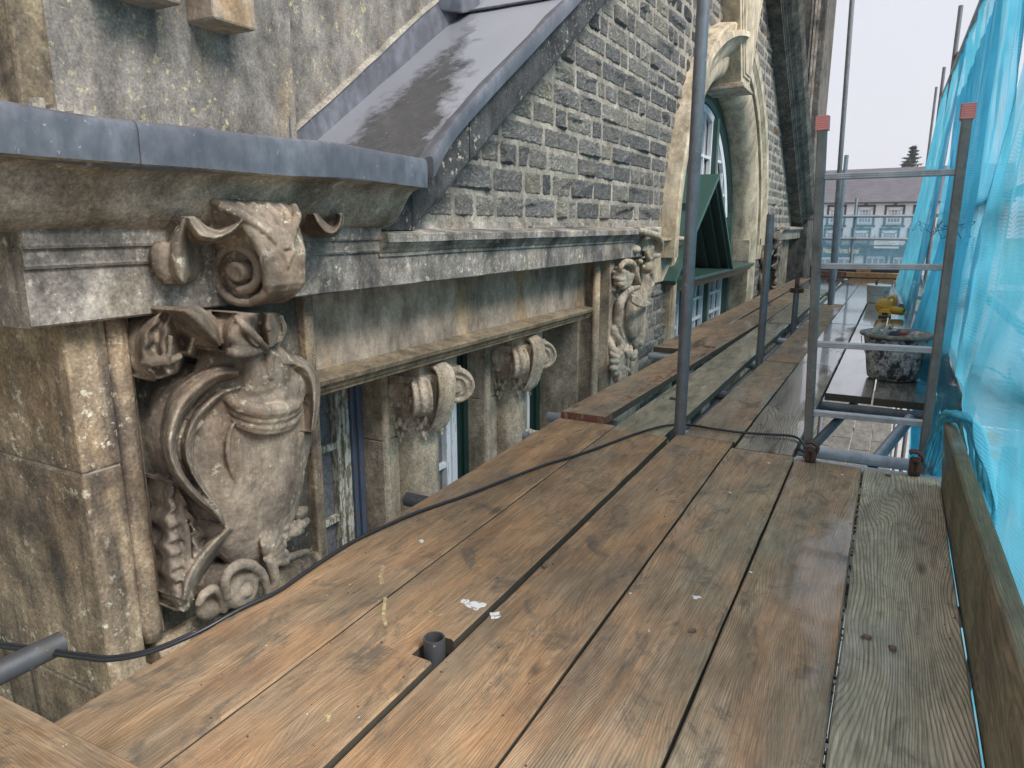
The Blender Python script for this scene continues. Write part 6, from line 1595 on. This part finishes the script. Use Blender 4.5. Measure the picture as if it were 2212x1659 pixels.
# parked cars down on the road
def car(x, y, col, label, rz=0):
    C_ = thing('parked_car', label, 'car', (x, y, GZ + .004), 'cars parked below the scaffold'); C_.rotation_euler = (0, 0, rz)
    pm = paint('car_paint', col, 0, rough=.22, dirt=.05)
    side = [(-2.1, .35), (-2.12, .75), (-1.95, .92), (-1.35, .98), (-.85, 1.42), (.75, 1.45), (1.45, 1.0), (2.05, .88), (2.12, .6), (2.1, .35)]
    mb = MB(); n = len(side); vs = []
    for xx, sc in ((-.86, .0), (-.80, 1), (.80, 1), (.86, 0)):
        for (yy_, zz) in side: vs.append((xx * (.86 if zz > 1.1 else 1), yy_, zz if sc else .35 + (zz - .35) * .94))
    mb.add(vs, [(j * n + i, (j + 1) * n + i, (j + 1) * n + (i + 1) % n, j * n + (i + 1) % n) for j in range(3) for i in range(n)] + [tuple(range(n)), tuple(reversed(range(3 * n, 4 * n)))])
    mb.build('body', pm, C_, False, .05)
    g = MB()
    for s_ in (-1, 1): g.ext([(-1.15, .98), (-.80, 1.34), (.70, 1.37), (1.2, 1.02)], 'x', s_ * .765, s_ * .785)
    g.add([(-.66, -1.30, 1.03), (.66, -1.30, 1.03), (.6, -.92, 1.40), (-.6, -.92, 1.40)], [(0, 1, 2, 3)]); g.add([(-.66, 1.42, 1.05), (.66, 1.42, 1.05), (.6, .84, 1.43), (-.6, .84, 1.43)], [(0, 3, 2, 1)])
    g.build('windows', 'glass', C_)
    for sx_ in (-1, 1):
        for yy_ in (-1.35, 1.3):
            w_ = MB().lathe([(0, -.1), (.3, -.1), (.32, -.06), (.32, .06), (.3, .1), (0, .1)], (0, 0, 0), 20, 'x').build('wheel', 'blackp', C_, True); w_.location = (sx_ * .78, yy_, .32)
            MB().lathe([(0, .0), (.18, .0), (.2, -.02), (0, -.02)], (sx_ * .105, 0, 0), 14, 'x').build('rim', 'alu', w_)
        MB().ell((0, 0, 0), (.14, .04, .07)).build('headlight', 'white', C_, True).location = (sx_ * .6, -2.08, .68)
    return C_
car(4.9, 30, (.55, .56, .58), 'silver car parked farther along the road below')
car(4.6, 20, (.7, .7, .7), 'white car parked on the road below the scaffold')
car(3.9, 13.5, (.08, .09, .11), 'dark grey car parked nearest below the scaffold')
# information board at the kerb
IB = thing('notice_board', 'white notice board on two posts beside the pavement', 'sign', (2.1, 17, GZ + .12))
MB().box(-.5, .5, -.03, .03, .9, 1.6).build('board', 'render', IB, False, .01); MB().box(-.45, -.38, -.03, .03, 0, .9).build('post', 'galv', IB); MB().box(.38, .45, -.03, .03, 0, .9).build('post', 'galv', IB)
MB().box(-.4, .4, -.035, -.031, .95, 1.12).box(-.4, .1, -.035, -.031, 1.25, 1.5).build('printed_panel', 'yellow', IB)

# trees beyond the hotel
def foliage(name, cols):
    t = NT(name); oi = t.n('ShaderNodeObjectInfo'); p = t.pos()
    return t.done(t.mix(t.rng(t.noise(p, .9, 3), .35, .65), *cols), .8)
M['conifer'] = foliage('conifer_needles', ((.045, .07, .045), (.075, .10, .06)))
M['leafy'] = foliage('broad_leaves', ((.075, .12, .03), (.13, .17, .05)))
M['bark'] = paint('bark', (.09, .07, .05), 0, rough=.9)
def conifer(x, y, z0, h, w_, label, seed):
    T = thing('conifer_tree', label, 'tree', (x, y, z0), 'trees behind the hotel'); rs = random.Random(seed); vs, fs = [], []
    for k in range(30):
        f_ = k / 30; zz = h * (.25 + .75 * f_); L = w_ * (1 - f_) ** .8 + .15
        for b in range(10):
            a = rs.uniform(0, 2 * PI); l = L * rs.uniform(.6, 1.15)
            for j in range(9):
                t_ = (j + 1) / 9; c = Vector((math.cos(a) * l * t_, math.sin(a) * l * t_, zz - .25 * l * t_ + .28 * l * t_ * t_)); s_ = .34 * (1.15 - t_) + .12
                for q_ in range(2):
                    d = Vector((rs.gauss(0, 1), rs.gauss(0, 1), rs.gauss(0, .4))).normalized() * s_; e = Vector((rs.gauss(0, 1), rs.gauss(0, 1), rs.gauss(0, .5))).normalized() * s_ * .6
                    i0 = len(vs); vs += [c - d, c + e, c + d * .9]; fs.append((i0, i0 + 1, i0 + 2))
    MB().add(vs, fs).build('crown', 'conifer', T, fix=False)
    MB().tube([(0, 0, 0), (0, 0, h * .5), (.05, 0, h * .99)], [.4, .22, .03], 8).build('trunk', 'bark', T)
def broad(x, y, z0, h, r, label, seed):
    T = thing('broadleaf_tree', label, 'tree', (x, y, z0), 'trees behind the hotel'); rs = random.Random(seed); vs, fs = [], []
    cl = [(Vector((rs.gauss(0, r * .45), rs.gauss(0, r * .45), h * .68 + rs.gauss(0, h * .13))), rs.uniform(.25, .5) * r) for _ in range(26)]
    for c, rr in cl:
        for _ in range(170):
            d = Vector((rs.gauss(0, 1), rs.gauss(0, 1), rs.gauss(0, 1))).normalized() * rr * rs.uniform(.6, 1.05); p_ = c + d
            a = Vector((rs.gauss(0, 1), rs.gauss(0, 1), rs.gauss(0, 1))).normalized() * .20; b = Vector((rs.gauss(0, 1), rs.gauss(0, 1), rs.gauss(0, 1))).normalized() * .16
            i0 = len(vs); vs += [p_ - a, p_ + b, p_ + a, p_ - b]; fs.append((i0, i0 + 1, i0 + 2, i0 + 3))
    MB().add(vs, fs).build('crown', 'leafy', T, fix=False)
    tr = MB().tube([(0, 0, 0), (0, 0, h * .45), (.1, 0, h * .7)], [.4, .28, .12], 8)
    for c, rr in cl[:7]: tr.tube([(0, 0, h * .35), c * .6 + Vector((0, 0, h * .15)), c], [.16, .1, .04], 6)
    tr.build('trunk', 'bark', T)
tp_ = hy(1974, 312, 100); conifer(tp_.x, 100, -5, tp_.z + 5, 4.2, 'tall dark conifer rising above the hotel roof by the net edge', 3)
tp_ = hy(1955, 350, 104); conifer(tp_.x, 104, -5, tp_.z + 5, 2.6, 'lower dark conifer left of the tall one', 5)
tp_ = hy(1800, 340, 100); broad(tp_.x - 1.5, 100, -5, tp_.z + 5, 3.4, 'leafy green tree above the left of the hotel roof', 6)
for k, (x, y) in enumerate(((14, 45), (20, 62), (13, 70))): broad(x, y, GZ, 7 + k, 3, ['leafy tree right of the cream house', 'leafy tree far beyond the cream house', 'leafy tree between the two houses'][k], 20 + k)
# mist
HZ = bpy.data.materials.new('thin_mist'); HZ.use_nodes = True; nt_ = HZ.node_tree; nt_.nodes.remove(nt_.nodes['Principled BSDF'])
pv = nt_.nodes.new('ShaderNodeVolumePrincipled'); pv.inputs['Density'].default_value = .0009; pv.inputs['Color'].default_value = (.9, .92, .97, 1); nt_.links.new(pv.outputs[0], nt_.nodes['Material Output'].inputs['Volume'])

hz_ = MB().box(-60, 60, -8, 118, GZ - 1, 30).build('haze', HZ); tag(hz_, kind='stuff')
